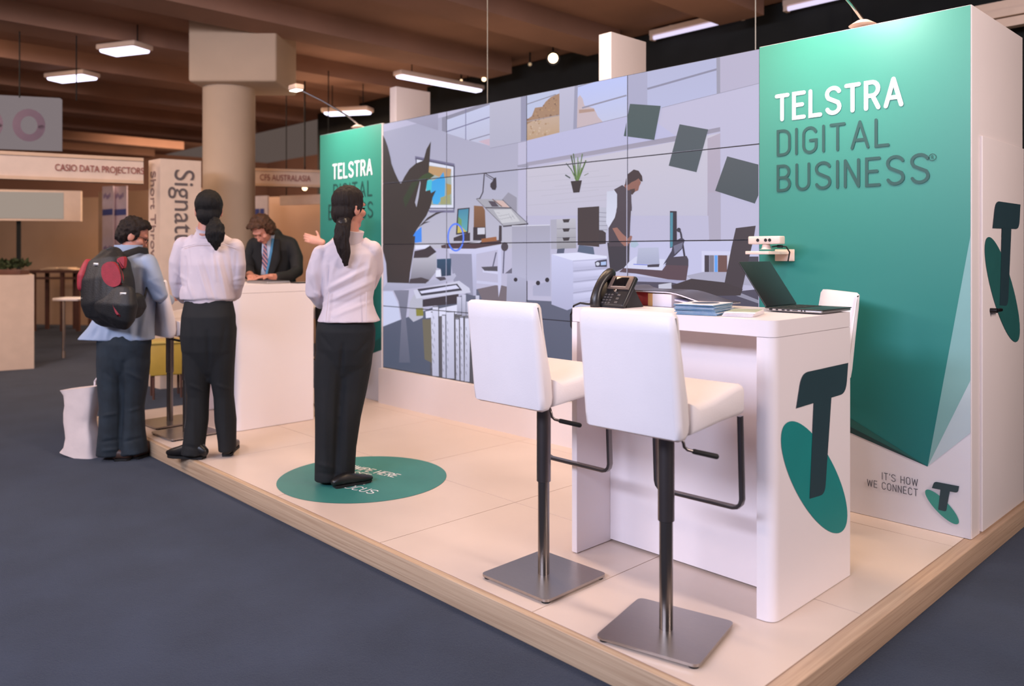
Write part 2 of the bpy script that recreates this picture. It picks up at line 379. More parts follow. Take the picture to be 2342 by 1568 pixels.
# blue and white poster beside the round column
b, o, d, n = hall_box(583, 612, 12.6, 12.5, CARPET, 2.26, .03)
t = thing('poster', 'white poster with two blue squares right of the round column', 'poster', o); b.build('sheet', mat('poster white', (226, 206, 196), .6), t, None)
for k in (0, 1): MB().prism([o - n * .004 + d * (.012 + k * .095 + e) + Vector((0, 0, f)) for e, f in ((0, 1.92), (.08, 1.92), (.08, 2.06), (0, 2.06))], -n * .003).build('square', BLUE, t, None)
b, o, d, n = hall_box(640, 800, 12.0, 11.4, 2.08, 2.22, .06)
t = thing('display_beam', 'slanted pale beam below the right red-lettered board', 'beam', o); b.build('beam', M_cream, t, None)
for s_ in (.1, .9): part(MB().cyl(d * s_ + n * .03 + Vector((0, 0, 2.2)), d * s_ + n * .03 + Vector((0, 0, 4.0)), .008, 6), 'wire', M_dark, t)

# ------------------------------------------------------------------ far furniture
DARKWOOD = mat('dark wood', (92, 58, 46), .6, var=.15)
CHROME = mat('chrome', (200, 196, 194), .18, 1.0, var=.03)
c = at_d(143, V0, 15.4); t = thing('trestle_table', 'dark bar table with pale papers by the far beige wall', 'table', (c.x, c.y, CARPET), AZ)
part(MB().box((-.5, -.3, 1.10), (.5, .3, 1.15)), 'tabletop', DARKWOOD, t)
for x in (-.42, .12, .42):
    part(MB().box((x - .03, -.25, 0), (x + .03, -.19, 1.10)), 'leg', DARKWOOD, t); part(MB().box((x - .03, .19, 0), (x + .03, .25, 1.10)), 'leg', DARKWOOD, t)
part(MB().box((-.42, -.235, .98), (.42, -.205, 1.02)), 'rail', DARKWOOD, t)
m = MB()
for k in range(9): m.rbox((-.30 + .055 * k, -.22, 0), (-.10 + .055 * k, .1, .02 + .03 * math.sin(k * .8) ** 2), .004)
tag(m.build('paper_pile', mat('pale paper', (226, 196, 164), .8), None), 'loose pile of pale papers on the dark bar table', 'papers'); bpy.data.objects['paper_pile'].location = (c.x, c.y, 1.15 + CARPET); bpy.data.objects['paper_pile'].rotation_euler = (0, 0, AZ)
c = at_d(162, V0, 11.2); t = thing('side_table', 'low white table with one chrome leg left of the backpack', 'table', (c.x, c.y, CARPET), AZ)
part(MB().rbox((-.17, -.17, .82), (.19, .17, .86), .015), 'tabletop', mat('white laminate', (236, 226, 222), .4), t)
part(MB().cyl((-.10, 0, .02), (-.10, 0, .82), .022, 14), 'leg', CHROME, t); part(MB().lathe((-.10, 0, 0), [(0, .0), (.0, .2), (.015, .2), (.03, .02)]), 'base', CHROME, t)
b, o, d, n = hall_box(-160, 78, 9.7, 10.3, CARPET, 1.09, .55)
t = thing('reception_counter', 'plain brown counter at the far left edge', 'counter', (o + d * .4) + Vector((0, 0, CARPET))); b.build('body', M_cream, t, None)
fol = mat('dark foliage', (46, 58, 26), .8, var=.3, scale=20)
def planter(u, D, z, w, lab, h):
    c = at_d(u, V0, D); t = thing('planter', lab, 'planter', (c.x, c.y, z), AZ, 'planters on the far counter')
    part(MB().rbox((-w / 2, -.1, 0), (w / 2, .1, h), .01), 'trough', DARKWOOD, t); m = MB(); rr = random.Random(int(u))
    for k in range(110):
        p = Vector((rr.uniform(-w / 2, w / 2), rr.uniform(-.1, .1), h + rr.uniform(0, .09))); a = Vector((rr.uniform(-1, 1), rr.uniform(-1, 1), rr.uniform(.2, 1))).normalized() * .08
        s = a.orthogonal().normalized() * .014; m.add([p - s, p + a * .5 - s * 1.5, p + a, p + a * .5 + s * 1.5, p + s], [(0, 1, 2, 3, 4)])
    part(m, 'foliage', fol, t)
planter(22, 10.35, 1.09, .40, 'leafy brown trough on top of the far left counter', .07)
# yellow crate far behind the stools
c = at_d(380, V0, 8.30); t = thing('crate', 'yellow box seen between the stool poles far behind', 'box', (c.x, c.y, CARPET), AZ + .5)
part(MB().rbox((-.16, -.16, .24), (.16, .16, .56), .012), 'body', mat('yellow plastic', (186, 152, 62), .5), t); part(MB().rbox((-.175, -.175, .56), (.175, .175, .59), .008), 'lid', mat('yellow lid', (206, 176, 92), .5), t)
for x in (-.13, .13):
    for y in (-.13, .13): part(MB().cyl((x, y, 0), (x, y, .25), .012, 10), 'leg', DARKWOOD, t)

# ------------------------------------------------------------------ ceiling lamps
TUBE = glow('fluorescent diffuser', (232, 226, 255), 3.0)
def ceiling_light(u, v, z, lab, ang, L=.9, w=.13, hang=True):
    D = FPX * (EYE - z) / (v - V0); c = at_d(u, V0, D)
    t = thing('ceiling_light', lab, 'ceiling light', (c.x, c.y, z), ang, 'fluorescent hall lamps')
    part(MB().rbox((-L / 2, -w, 0), (L / 2, w, .07), .02), 'housing', M_cream, t); part(MB().rbox((-L / 2 + .03, -w + .02, -.035), (L / 2 - .03, w - .02, .02), .03), 'diffuser', TUBE, t)
    if hang:
        for x in (-L / 3, L / 3): part(MB().cyl((x, 0, .05), (x, 0, 4.2 - z), .008, 6), 'rod', M_dark, t)
ceiling_light(795, 257, 3.55, 'bright slanting lamp just above the left green panel', AZ - .25, .78)
ceiling_light(285, 115, 3.9, 'upper of two blurred white lamps at upper left', AZ - .35, .62, .16)
ceiling_light(165, 178, 3.9, 'lower of two blurred white lamps at upper left', AZ - .35, .75, .16)
ceiling_light(1008, 190, 3.9, 'thin lamp above and left of the video wall', R_(90), 1.6, .1)
def tube_lamp(u0, v0_, u1, lab, ends):
    p = on_y(u0, v0_, 8.35); q = on_y(u1, v0_, 8.35)
    t = thing('strip_light', lab, 'strip light', (p.x, 8.35, p.z), 0, 'strip lights along the dark wall'); L = q.x - p.x
    part(MB().box((0, -.05, .03), (L, .05, .09)), 'batten', M_cream, t); part(MB().cyl((.04, 0, 0), (L - .04, 0, 0), .026, 14), 'tube', glow('cool tube', (226, 214, 246), 1.15), t)
    part(MB().box((0, -.04, -.03), (.04, .04, .05)), 'cap', M_cream, t); part(MB().box((L - .04, -.04, -.03), (L, .04, .05)), 'cap', M_cream, t)
    for x in (.3, L - .3): part(MB().box((x - .02, -.02, .08), (x + .02, .02, 4.2 - p.z)), 'bracket', M_cream, t)
tube_lamp(1490, 88, 1700, 'long thin strip light high above the video wall', 1)
tube_lamp(1795, 22, 1990, 'short bright strip light end above the right green panel', 1)
def flood(u, v, Y, r, lab, strength):
    p = on_y(u, v, Y); t = thing('flood_lamp', lab, 'flood lamp', p, 0, 'flood lamps on the dark wall')
    f = (Vector((0, 0, EYE)) - p).normalized(); X = f.orthogonal().normalized(); Yv = f.cross(X)
    MB().loft([(p - f * .16, r * .5, r * .5), (p - f * .02, r, r), (p, r * 1.08, r * 1.08)], 20, X, False).build('housing', mat('lamp black', (40, 34, 30), .5), t)
    MB().loft([(p - f * .015, r * .96, r * .96), (p + f * .012, r * .6, r * .6)], 20, X, False).build('lens', glow('halogen %g' % strength, (255, 214, 168), strength), t)
    MB().cyl(p - f * .1, (p.x - f.x * .1, p.y - f.y * .1, 4.21), .012, 8).build('bracket', M_dark, t)
flood(1265, 133, 8.0, .085, 'brightest round halogen lamp above the video wall', 9)
flood(1107, 181, 8.0, .04, 'small halogen lamp left of the brightest one', 6)
flood(1055, 184, 8.0, .025, 'faint tiny halogen lamp beside the thin ceiling lamp', 2)
flood(1212, 147, 8.0, .03, 'unlit little lamp between the two halogens', .5)
flood(697, 430, 6.2, .05, 'small bright lamp under the right red-lettered board', 5)

# pale beam behind the right tower
p = on_y(2240, 62, 8.2); t = thing('cable_tray', 'pale ribbed beam high behind the right tower', 'beam', p)
for k, (z, d_) in enumerate(((0, .05), (.09, .03), (.15, .06))): part(MB().box((-1.6, -.03 * (k % 2), z - .04), (1.5, .1, z + d_ - .01)), 'rail', M_cream, t)
for x in (-1.2, 1.2): part(MB().box((x - .01, .04, .15), (x + .01, .06, 4.0 - p.z)), 'rod', M_dark, t)
for u, v, lab in ((1115, 236, 'thin wire above the left part of the video wall'), (1728, 108, 'thin wire beside the right green panel')):
    p = on_y(u, v, 4.38); tag(MB().cyl((p.x, 4.38, 2.56), (p.x, 4.38, 4.2), .004, 8).build('suspension_wire', mat('wire', (120, 118, 112), .5), None), lab, 'wire', 'suspension wires')

# ------------------------------------------------------------------ platform
M_tile = mat('white floor tile', (214, 194, 180), .32, var=.025, scale=3, spec=.4)
M_seam = mat('tile joint', (158, 130, 112), .7)
M_trim = mat('limed oak edging', (204, 176, 146), .5, var=.1, scale=3, stretch=(.6, 26, 40), col2=(176, 146, 118), bump=.12, bscale=8)
M_trimy = mat('limed oak edging end', (196, 166, 140), .5, var=.1, scale=3, stretch=(26, .6, 40), col2=(170, 140, 116), bump=.12, bscale=8)
PX0, PX1, PY0, PY1 = -7.3, -1.288, 2.191, 5.3
t = thing('platform', 'low raised floor of white tiles with an oak edge', 'platform', (-4.2, 3.4, CARPET)); t['kind'] = 'structure'
b = MB()
xs = [PX0] + [-7.262 + 1.018 * i for i in range(6)] + [PX1]; ys = [PY0, 3.085, 4.105, PY1]; xs = [x for x in xs if PX0 <= x <= PX1]
g = .0022
for i in range(len(xs) - 1):
    for j in range(len(ys) - 1): b.box((xs[i] + g, ys[j] + g, -.02), (xs[i + 1] - g, ys[j + 1] - g, 0))
b.build('tile', M_tile, t, None)
MB().box((PX0, PY0, CARPET), (PX1, PY1, -.0015)).build('base', M_seam, t, None)
e = MB().rbox((PX0, 2.158, CARPET), (PX1 + .0, PY0, -.0005), .004); e.build('edging', M_trim, t)
MB().rbox((PX1, 2.158, CARPET), (-1.222, PY1, -.0005), .004).build('edging', M_trimy, t)

# round floor sticker
t = thing('floor_sticker', 'round teal floor sticker with white slanted lettering', 'floor sticker', (-4.185, 2.75, 0))
MB().poly([(-4.185 + .51 * math.cos(R_(a * 4)), 2.75 + .51 * math.sin(R_(a * 4)), .0015) for a in range(90)]).build('disc', mat('sticker teal', (58, 128, 120), .45, var=.04), t, None)
m = MB(); fx = Vector((.977, .214, 0)); fy = Vector((-.214, .977, 0))
WHT = mat('white vinyl', (238, 236, 236), .5)
for s_, (px, py), w in (('SWIPE HERE', (-4.455, 2.795), .41), ('TO SEE', (-4.43, 2.70), .25), ('T', (-4.475, 2.585), None), ('IN', (-4.105, 2.655), .055), ('FOCUS', (-4.13, 2.535), .27)):
    lettering(m, s_, (px, py, .0016), fx, fy, .068, .12, .22, w, .0008)
m.build('lettering', WHT, t, None)

# ------------------------------------------------------------------ booth wall and panels
M_white = mat('white board', (226, 214, 212), .5, var=.02, scale=2)
YW = 4.26
MB().box((-6.17, YW - .04, 0), (-2.376, YW + .06, .318)).build('wall_booth', M_white, None, None); tag(bpy.data.objects['wall_booth'], kind='structure')
for i, (u, v, lab) in enumerate(((906, 197, 'left white upright board rising behind the video wall'), (1398, 72, 'right white upright board rising behind the video wall'))):
    p = on_y(u, v, 5.2 if i == 0 else 4.62); q = on_x([984, 1478][i], v, p.x)
    t = thing('partition_board', lab, 'board', (p.x - .08, p.y, CARPET), 0, 'upright boards behind the video wall')
    MB().rbox((p.x - .12, p.y, CARPET), (p.x, q.y, p.z), .004).build('body', M_white, t)

GREEN = mat('panel green', (64, 150, 132), .34, var=.03, scale=1.5, spec=.45)
FAC = {k: mat('facet ' + k, c, .4, var=.02) for k, c in dict(pale=(122, 168, 168), paler=(178, 196, 204), deep=(26, 92, 90), ink=(22, 58, 62), teal=(38, 122, 118)).items()}
INKG = mat('dark green lettering', (24, 74, 68), .5)
def graded_green():
    # panel green with the arm lamp's brighter top painted in: jade above, petrol below
    m = bpy.data.materials.new('lamp graded green'); m.use_nodes = True; N = m.node_tree.nodes; L = m.node_tree.links; b = N['Principled BSDF']
    b.inputs['Roughness'].default_value = .42; b.inputs['Specular IOR Level'].default_value = .5; tc = N.new('ShaderNodeTexCoord'); sp = N.new('ShaderNodeSeparateXYZ'); L.new(tc.outputs['Object'], sp.inputs[0])
    mr = N.new('ShaderNodeMapRange'); mr.inputs[1].default_value = .3; mr.inputs[2].default_value = 2.5; L.new(sp.outputs['Z'], mr.inputs[0])
    rp = N.new('ShaderNodeValToRGB'); e = rp.color_ramp.elements; e[0].color = (*lin((8, 110, 112)), 1); e[1].color = (*lin((54, 140, 118)), 1)
    L.new(mr.outputs[0], rp.inputs[0]); L.new(rp.outputs[0], b.inputs['Base Color']); return m
GREENP = graded_green()
def display_panel(x0, x1, label, facets, texts):
    t = thing('display_panel', label, 'display panel', ((x0 + x1) / 2, 4.7, 0))
    MB().rbox((x0, YW + .004, 0), (x1, 5.13, 2.57), .004).build('body', M_white, t)
    MB().box((x0 + .004, YW - .001, .002), (x1 - .004, YW + .006, 2.566)).build('face', mat('panel face', (216, 214, 222), .4, var=.01), t, None)
    for k, (mt, pts) in enumerate(facets):
        MB().poly([Vector((x, YW - .0016 - .0004 * k, z)) for x, z in pts]).build('facet', mt, t, None)
    for mt, items in texts:
        m = MB()
        for s_, x, z, h, w, wt in items: lettering(m, s_, (x, YW - .004, z), (1, 0, 0), (0, 0, 1), h, wt, .30, w)
        m.build('lettering', mt, t, None)
    return t
XL, XR = -2.372, -1.256
tip = (-1.453, .315)
rp_ = display_panel(XL, XR, 'tall green panel tower at right beside the video wall', [
    (GREENP, [(XL + .004, .566), (XL + .004, 2.566), (XR - .004, 2.566), (XR - .004, 1.46), tip]),
    (FAC['pale'], [tip, (XR - .004, .765), (XR - .004, 1.46)]), (FAC['paler'], [tip, (XR - .004, .514), (XR - .004, .765)]),
    (FAC['deep'], [tip, (XL + .004, .75), (XL + .004, .64)]), (FAC['ink'], [tip, (XL + .004, .64), (XL + .004, .565)])],
    [(WHT, [('TELSTRA', -2.258, 2.132, .134, .68, .165)]), (INKG, [('DIGITAL', -2.251, 1.932, .135, .608, .118), ('BUSINESS', -2.251, 1.730, .138, .80, .118)]),
     (mat('grey lettering', (90, 92, 104), .5), [("IT'S HOW", -1.672, .208, .034, .172, .11), ('WE CONNECT', -1.748, .158, .034, .248, .11)])])
V, F, T_ = ribbon([(.0165 * math.cos(R_(a)), .0165 * math.sin(R_(a))) for a in range(0, 356, 15)], .0018); m = MB().add([(-1.43 + v.x, YW - .0052, 1.85 + v.y) for v in V], F)
lettering(m, 'R', (-1.4345, YW - .0052, 1.842), (1, 0, 0), (0, 0, 1), .016, .14); m.build('registered_mark', INKG, rp_, None)
logo(rp_, (-1.387, YW - .004, .131), (1, 0, 0), (0, 0, 1), .268, mat('logo jade', (52, 140, 128), .5))
MB().rbox((XR - .002, 4.38, .012), (XR + .014, 5.10, 1.95), .004).build('door', M_white, rp_)
dr = bpy.data.objects['door']; MB().cyl((XR + .012, 4.50, 1.09), (XR + .045, 4.50, 1.09), .012, 14).cyl((XR + .04, 4.505, 1.09), (XR + .04, 4.58, 1.09), .009, 12).build('handle', mat('black handle', (34, 32, 34), .3, .6), dr)
logo(rp_, (XR + .0155, 4.708, 1.177), (0, 1, 0), (0, 0, 1), 1.055, mat('logo petrol', (34, 92, 90), .5))
lp_ = display_panel(-7.268, -6.172, 'tall green panel tower at left end of the video wall', [
    (GREENP, [(-7.264, .36), (-7.264, 2.566), (-6.176, 2.566), (-6.176, .50), (-6.9, .26)]),
    (FAC['deep'], [(-6.9, .26), (-6.176, .48), (-6.176, .60)])],
    [(WHT, [('TELSTRA', -7.01, 2.112, .134, .68, .165)]), (INKG, [('DIGITAL', -7.0, 1.914, .135, .67, .118), ('BUSINESS', -7.09, 1.712, .138, .77, .118)])])

# arm lamps on top of the panels: real lamps that wash the panel faces
def arm_lamp(x, y0, reach, rise, lab, power):
    t = thing('arm_lamp', lab, 'arm lamp', (x, YW + .06, 2.57), 0, 'arm lamps above the green panels')
    part(MB().lathe((0, 0, 0), [(0, .05), (.03, .045), (.07, .02)]), 'base', M_cream, t)
    part(MB().tube([(0, 0, .05), (-.02, -.10, .12), (-.05, -reach * .6, rise * .75), (-.06, -reach, rise)], .009), 'arm', CHROME, t)
    hd = part(MB().rbox((-.12, -reach - .06, rise - .02), (.02, -reach + .03, rise + .03), .012), 'head', M_cream, t)
    part(MB().rbox((-.11, -reach - .05, rise - .027), (.01, -reach + .02, rise - .018), .003), 'lens', glow('arm lamp lens', (255, 246, 230), 6), t)
    spot('arm_lamp_beam', (x - .05, YW + .06 - reach, 2.57 + rise - .04), (x - .02, YW, 2.44), power, (1.0, .95, .95), 118, .9, .05)
arm_lamp(-1.80, 0, .62, .32, 'thin silver arm lamp on top of the right green panel', 62)
arm_lamp(-6.66, 0, .62, .32, 'thin silver arm lamp on top of the left green panel', 62)
# ------------------------------------------------------------------ video wall: sixteen flat screens showing one picture
SHAPES = []     # (colour top, colour bottom, polygon in metres on the wall plane, x to the right, z up)
TF = {'A': (860, 180, 4.126), 'B': (860, 500, 3.92), 'C': (1200, 120, 4.182), 'D': (1200, 440, 4.182)}
def wp(k, x, y):
    o = TF[k]; p = on_y(o[0] + x / o[2], o[1] + y / o[2], YW); return (p.x, p.z)
def tone(c):
    y = (c[0] + c[1] + c[2]) / 3; m_ = .30 if y > 125 and c[2] > c[0] and c[2] - c[0] < 60 else .0
    return tuple(min(255, (v + (y - v) * m_) * (1.04 if y > 125 else 1.0)) for v in c)
def S(k, col, pts, col2=None): SHAPES.append((lin(tone(col)), lin(tone(col2 or col)), [wp(k, *p) for p in pts]))
def L(k, col, pts, w):
    for a, b in zip(pts, pts[1:]):
        d = Vector((b[0] - a[0], b[1] - a[1])); n = Vector((-d.y, d.x)).normalized() * (w / 2)
        S(k, col, [(a[0] + n.x, a[1] + n.y), (b[0] + n.x, b[1] + n.y), (b[0] - n.x, b[1] - n.y), (a[0] - n.x, a[1] - n.y)])
def ring(k, cx, cy, rx, ry, n=26, a0=0, a1=360): return [(cx + rx * math.cos(R_(a0 + (a1 - a0) * i / n)), cy + ry * math.sin(R_(a0 + (a1 - a0) * i / n))) for i in range(n + (a1 - a0 < 360))]
# walls
S('C', (172, 168, 206), [(-1500, -300), (2400, -300), (2400, 2600), (-1500, 2600)])
S('A', (152, 152, 188), [(-20, 520), (1330, 180), (1330, 900), (-20, 1100)], (160, 158, 190))
S('A', (150, 148, 184), [(270, 388), (575, 300), (575, 485)], (140, 138, 172))
S('A', (158, 158, 192), [(40, 1000), (1330, 860), (1330, 1600), (40, 1600)], (172, 170, 194))
S('A', (174, 182, 226), [(655, 380), (1062, 235), (1062, 632), (870, 580), (655, 512)], (170, 172, 206))
S('A', (126, 126, 156), [(612, 365), (1062, 210), (1062, 243), (658, 385), (655, 505), (612, 490)])
L('A', (112, 112, 148), [(655, 498), (1062, 360)], 10); L('A', (112, 112, 148), [(836, 280), (836, 575)], 7); L('A', (120, 118, 150), [(870, 578), (1062, 522)], 9)
S('A', (186, 164, 182), [(955, 590), (1062, 562), (1062, 632)])
S('A', (166, 166, 196), [(1062, 205), (1360, 130), (1360, 590), (1062, 655)], (160, 160, 192))
S('A', (130, 132, 170), [(1356, 130), (1412, 120), (1412, 580), (1356, 592)])
L('A', (134, 132, 164), [(1062, 655), (1410, 585)], 5)
S('A', (164, 176, 218), [(1412, 120), (1722, 60), (1722, 505), (1412, 582)])
S('A', (154, 122, 98), [(1412, 385), (1460, 350), (1490, 272), (1560, 262), (1590, 215), (1640, 170), (1722, 135), (1722, 505), (1412, 582)])
S('A', (178, 154, 138), [(1412, 430), (1480, 390), (1560, 372), (1640, 360), (1722, 345), (1722, 505), (1412, 582)], (170, 142, 116))
rr = random.Random(3)
for k in range(0):
    x, y = rr.uniform(1430, 1715), rr.uniform(200, 560)
    if y > 470 - (x - 1412) * .9: S('A', rr.choice([(118, 88, 72), (150, 118, 84), (190, 170, 150), (134, 110, 66)]), ring('A', x, min(y, 560 - (x - 1412) * .22), rr.uniform(6, 20), rr.uniform(6, 18), 7))
for k in range(70):
    x = rr.uniform(1418, 1700); top_ = 385 - (x - 1412) * .85 if x > 1470 else 372
    y = rr.uniform(top_, 575 - (x - 1412) * .25); r0 = rr.uniform(5, 13); up_ = y < 400
    S('A', rr.choice([(128, 98, 78), (146, 112, 88), (116, 90, 76), (160, 128, 98)]) if up_ else rr.choice([(172, 146, 118), (186, 164, 146), (156, 126, 98), (178, 152, 130)]), [(x + r0 * rr.uniform(.6, 1.3) * math.cos(a_), y + r0 * rr.uniform(.6, 1.3) * math.sin(a_)) for a_ in (0, 1.05, 2.1, 3.14, 4.2, 5.25)])
L('A', (124, 124, 152), [(1412, 240), (1690, 145)], 9); L('A', (150, 138, 140), [(1412, 402), (1722, 342)], 9)
S('C', (168, 168, 202), [(323, 310), (478, 275), (475, 735), (323, 772)], (162, 162, 196)); S('C', (134, 136, 172), [(470, 280), (502, 272), (490, 725), (455, 738)])
S('C', (168, 180, 228), [(500, 272), (970, 190), (972, 605), (490, 722)], (172, 178, 218))
S('C', (180, 164, 172), [(498, 430), (520, 405), (545, 440), (562, 505), (650, 530), (668, 560), (690, 610), (738, 662), (490, 722)])
S('C', (160, 132, 122), [(510, 545), (655, 535), (660, 560), (510, 580)])
L('C', (126, 128, 158), [(500, 325), (660, 275)], 9); L('C', (126, 126, 158), [(540, 528), (965, 408)], 15); L('C', (124, 120, 148), [(490, 722), (972, 606)], 5)
S('C', (148, 150, 192), [(974, 180), (1164, 140), (1164, 520), (974, 606)])
S('C', (156, 162, 208), [(1164, 150), (1828, 20), (1828, 395), (1310, 525), (1164, 560)], (160, 166, 214))
L('C', (118, 120, 156), [(1164, 346), (1828, 158)], 19); S('C', (136, 136, 164), [(1825, 20), (1860, 10), (1862, 388), (1828, 393)])
S('C', (164, 158, 194), [(1860, 0), (2260, -60), (2260, 290), (1862, 388)]); L('C', (138, 134, 164), [(1300, 527), (2240, 290)], 5)
S('C', (166, 166, 214), [(10, 842), (975, 608), (1230, 650), (1440, 800), (10, 1052)])
S('C', (136, 130, 158), [(10, 1050), (1440, 795), (1860, 712), (1862, 752), (1440, 845), (10, 1086)], (150, 144, 174))
S('A', (140, 138, 168), [(1322, 815), (1430, 795), (1430, 835), (1330, 835)])
S('C', (184, 178, 200), [(10, 1112), (1862, 770), (1862, 1560), (10, 1560)], (176, 172, 202))
for k in range(7): L('C', (168, 164, 188), [(20 + 130 * (k % 3), 1190 + k * 45), (700 + 110 * (k % 4), 1130 + k * 45)], 4)
S('C', (166, 152, 178), [(1740, 820), (1862, 770), (1866, 1560), (1740, 1560)], (160, 148, 178)); S('D', (160, 152, 182), [(1740, 0), (1866, 0), (1868, 560), (1760, 540)])
S('D', (176, 176, 222), [(1000, 470), (2250, 465), (2250, 780), (1000, 800)])
# floor
S('B', (92, 96, 118), [(40, 970), (210, 905), (340, 860), (900, 630), (1170, 720), (1570, 740), (1900, 860), (3450, 860), (3450, 2200), (40, 1500)], (70, 80, 100))
S('B', (112, 102, 112), [(900, 630), (1090, 590), (1170, 610), (1170, 760), (960, 760)])
S('B', (182, 188, 230), [(40, 650), (140, 652), (190, 762), (210, 905), (40, 972)])
# left wall picture and desk group
S('A', (112, 110, 142), [(360, 728), (732, 800), (732, 1262), (500, 1262), (480, 1240), (720, 1240), (718, 835), (360, 765)])
S('A', (84, 84, 110), [(366, 742), (735, 818), (735, 1226), (366, 1226)]); S('A', (202, 206, 232), [(376, 760), (722, 830), (722, 1216), (376, 1216)])
S('A', (150, 168, 172), [(470, 812), (702, 850), (706, 1190), (460, 1190)], (140, 160, 150))
S('A', (176, 140, 100), [(480, 820), (702, 850), (690, 925), (600, 930), (540, 905), (500, 950), (480, 900)])
S('A', (44, 148, 212), [(530, 960), (590, 930), (628, 878), (645, 960), (640, 1100), (575, 1185), (530, 1180), (515, 1090), (470, 1050), (500, 980)], (60, 160, 220))
S('A', (60, 180, 200), [(470, 960), (520, 950), (515, 1060), (465, 1060)]); S('A', (162, 138, 82), [(650, 985), (704, 1000), (700, 1085), (660, 1105)]); S('A', (148, 150, 110), [(600, 1120), (690, 1090), (695, 1180), (600, 1185)])
S('A', (138, 136, 160), [(1180, 1140), (1240, 1070), (1320, 1120), (1320, 1275)])
for seg, w in (([(972, 1128), (1000, 1070), (1014, 890)], 10), ([(1014, 886), (1112, 945)], 8), ([(1026, 910), (1100, 958)], 5), ([(938, 1133), (978, 1128)], 9)): L('A', (44, 40, 52), seg, w)
S('A', (48, 44, 54), [(1100, 940), (1125, 928), (1128, 975), (1130, 1020), (1118, 1050), (1090, 1046), (1070, 1018), (1070, 990), (1094, 962)])
S('A', (152, 152, 168), [(940, 1132), (1182, 1138), (1425, 1365), (1195, 1392)], (160, 160, 176)); S('A', (186, 186, 198), [(1100, 1236), (1262, 1230), (1352, 1345), (1180, 1362)])
L('A', (70, 66, 78), [(1022, 1216), (1272, 1218)], 11); L('A', (60, 56, 68), [(1190, 1392), (1428, 1368)], 13); L('A', (92, 90, 104), [(1182, 1138), (1425, 1365)], 6); L('A', (110, 106, 118), [(940, 1135), (1195, 1388)], 6)
S('A', (76, 70, 84), [(1050, 1152), (1112, 1156), (1152, 1206), (1086, 1206)]); S('A', (196, 168, 164), [(1122, 1146), (1190, 1150), (1252, 1214), (1172, 1206)]); L('A', (110, 80, 70), [(1090, 1135), (1180, 1205)], 8)
for k in range(12): L('A', (150, 150, 164), [(1130 + k * 13, 1262 + (k * 29) % 60), (1160 + k * 13, 1268 + (k * 29) % 66)], 4)
S('A', (48, 44, 54), [(760, 1226), (876, 1214), (862, 1456), (746, 1472)]); S('A', (64, 132, 164), [(771, 1236), (866, 1225), (852, 1440), (760, 1452)], (92, 160, 170)); S('A', (188, 172, 84), [(764, 1376), (800, 1396), (846, 1442), (760, 1456)]); S('A', (110, 150, 90), [(770, 1300), (800, 1330), (800, 1400), (764, 1376)])
S('A', (132, 94, 68), [(916, 1196), (1000, 1202), (1020, 1240), (1026, 1402), (914, 1402)], (112, 78, 58)); S('A', (50, 44, 52), [(910, 1400), (1026, 1398), (1030, 1525), (908, 1525)]); S('A', (192, 192, 214), [(950, 1406), (1020, 1404), (1020, 1466), (950, 1468)])
S('A', (56, 50, 58), [(724, 1500), (800, 1470), (880, 1450), (880, 1530), (724, 1530)])
# desk
S('B', (134, 134, 170), [(650, 310), (860, 310), (870, 690), (700, 640)]); S('B', (72, 54, 62), [(575, 240), (630, 225), (1110, 190), (1118, 225), (880, 268), (650, 268), (580, 262)]); S('B', (150, 95, 62), [(936, 180), (1072, 160), (1076, 198), (940, 212)]); S('B', (192, 190, 216), [(828, 216), (940, 202), (920, 216), (850, 222)])
S('B', (184, 184, 228), [(640, 266), (880, 270), (1116, 232), (1112, 272), (890, 316), (650, 312)]); S('B', (180, 180, 226), [(850, 310), (892, 314), (892, 690), (864, 690)], (160, 160, 200)); S('B', (182, 182, 226), [(1084, 268), (1116, 262), (1116, 590), (1092, 705), (1086, 600)])
L('B', (182, 182, 224), [(895, 566), (1090, 586)], 24); L('B', (190, 190, 230), [(950, 468), (1086, 486)], 22); S('B', (78, 76, 88), [(935, 432), (1082, 425), (1082, 470), (965, 466)]); L('B', (96, 96, 120), [(1070, 300), (1040, 430)], 12); L('B', (96, 96, 120), [(1142, 280), (1132, 490)], 12); S('B', (68, 62, 72), ring('B', 1146, 250, 32, 40)); S('B', (58, 52, 60), [(1096, 60), (1120, 62), (1120, 200), (1092, 206)])
_r = [(ring('B', 708, 166, 76, 128, 36), ring('B', 708, 166, 62, 112, 36))]
for o_, i_ in _r:
    for k in range(36): S('B', (78, 120, 234), [o_[k], o_[(k + 1) % 36], i_[(k + 1) % 36], i_[k]])
# cabinets
S('B', (152, 150, 178), [(1212, 62), (1555, 56), (1555, 560), (1212, 545)], (164, 164, 202)); L('B', (200, 200, 224), [(1212, 64), (1552, 56)], 7); S('B', (160, 160, 198), [(1170, 490), (1345, 540), (1345, 752), (1162, 742)], (146, 146, 180)); S('B', (156, 156, 196), [(1400, 600), (1560, 556), (1560, 695), (1400, 690)])
S('B', (100, 98, 118), [(1150, 490), (1212, 440), (1212, 490)])
for x, y, r in ((1245, 546, 17), (1446, 576, 19), (1528, 548, 19)): S('B', (40, 38, 50), ring('B', x, y, r, r * 1.1, 14))
L('B', (46, 46, 60), [(1345, 560), (1345, 740)], 12)
S('D', (158, 156, 182), [(240, 260), (300, 256), (300, 540), (245, 540)]); S('D', (174, 172, 190), [(298, 256), (482, 246), (486, 532), (300, 540)], (140, 138, 150))
for y in (345, 430): L('D', (120, 118, 140), [(300, y + 2), (484, y - 2)], 5)
for y in (270, 358, 445): S('D', (50, 46, 52), [(355, y - 14), (426, y - 17), (414, y + 15), (366, y + 17)])
S('D', (170, 170, 196), [(700, 138), (785, 145), (785, 385), (700, 362)])
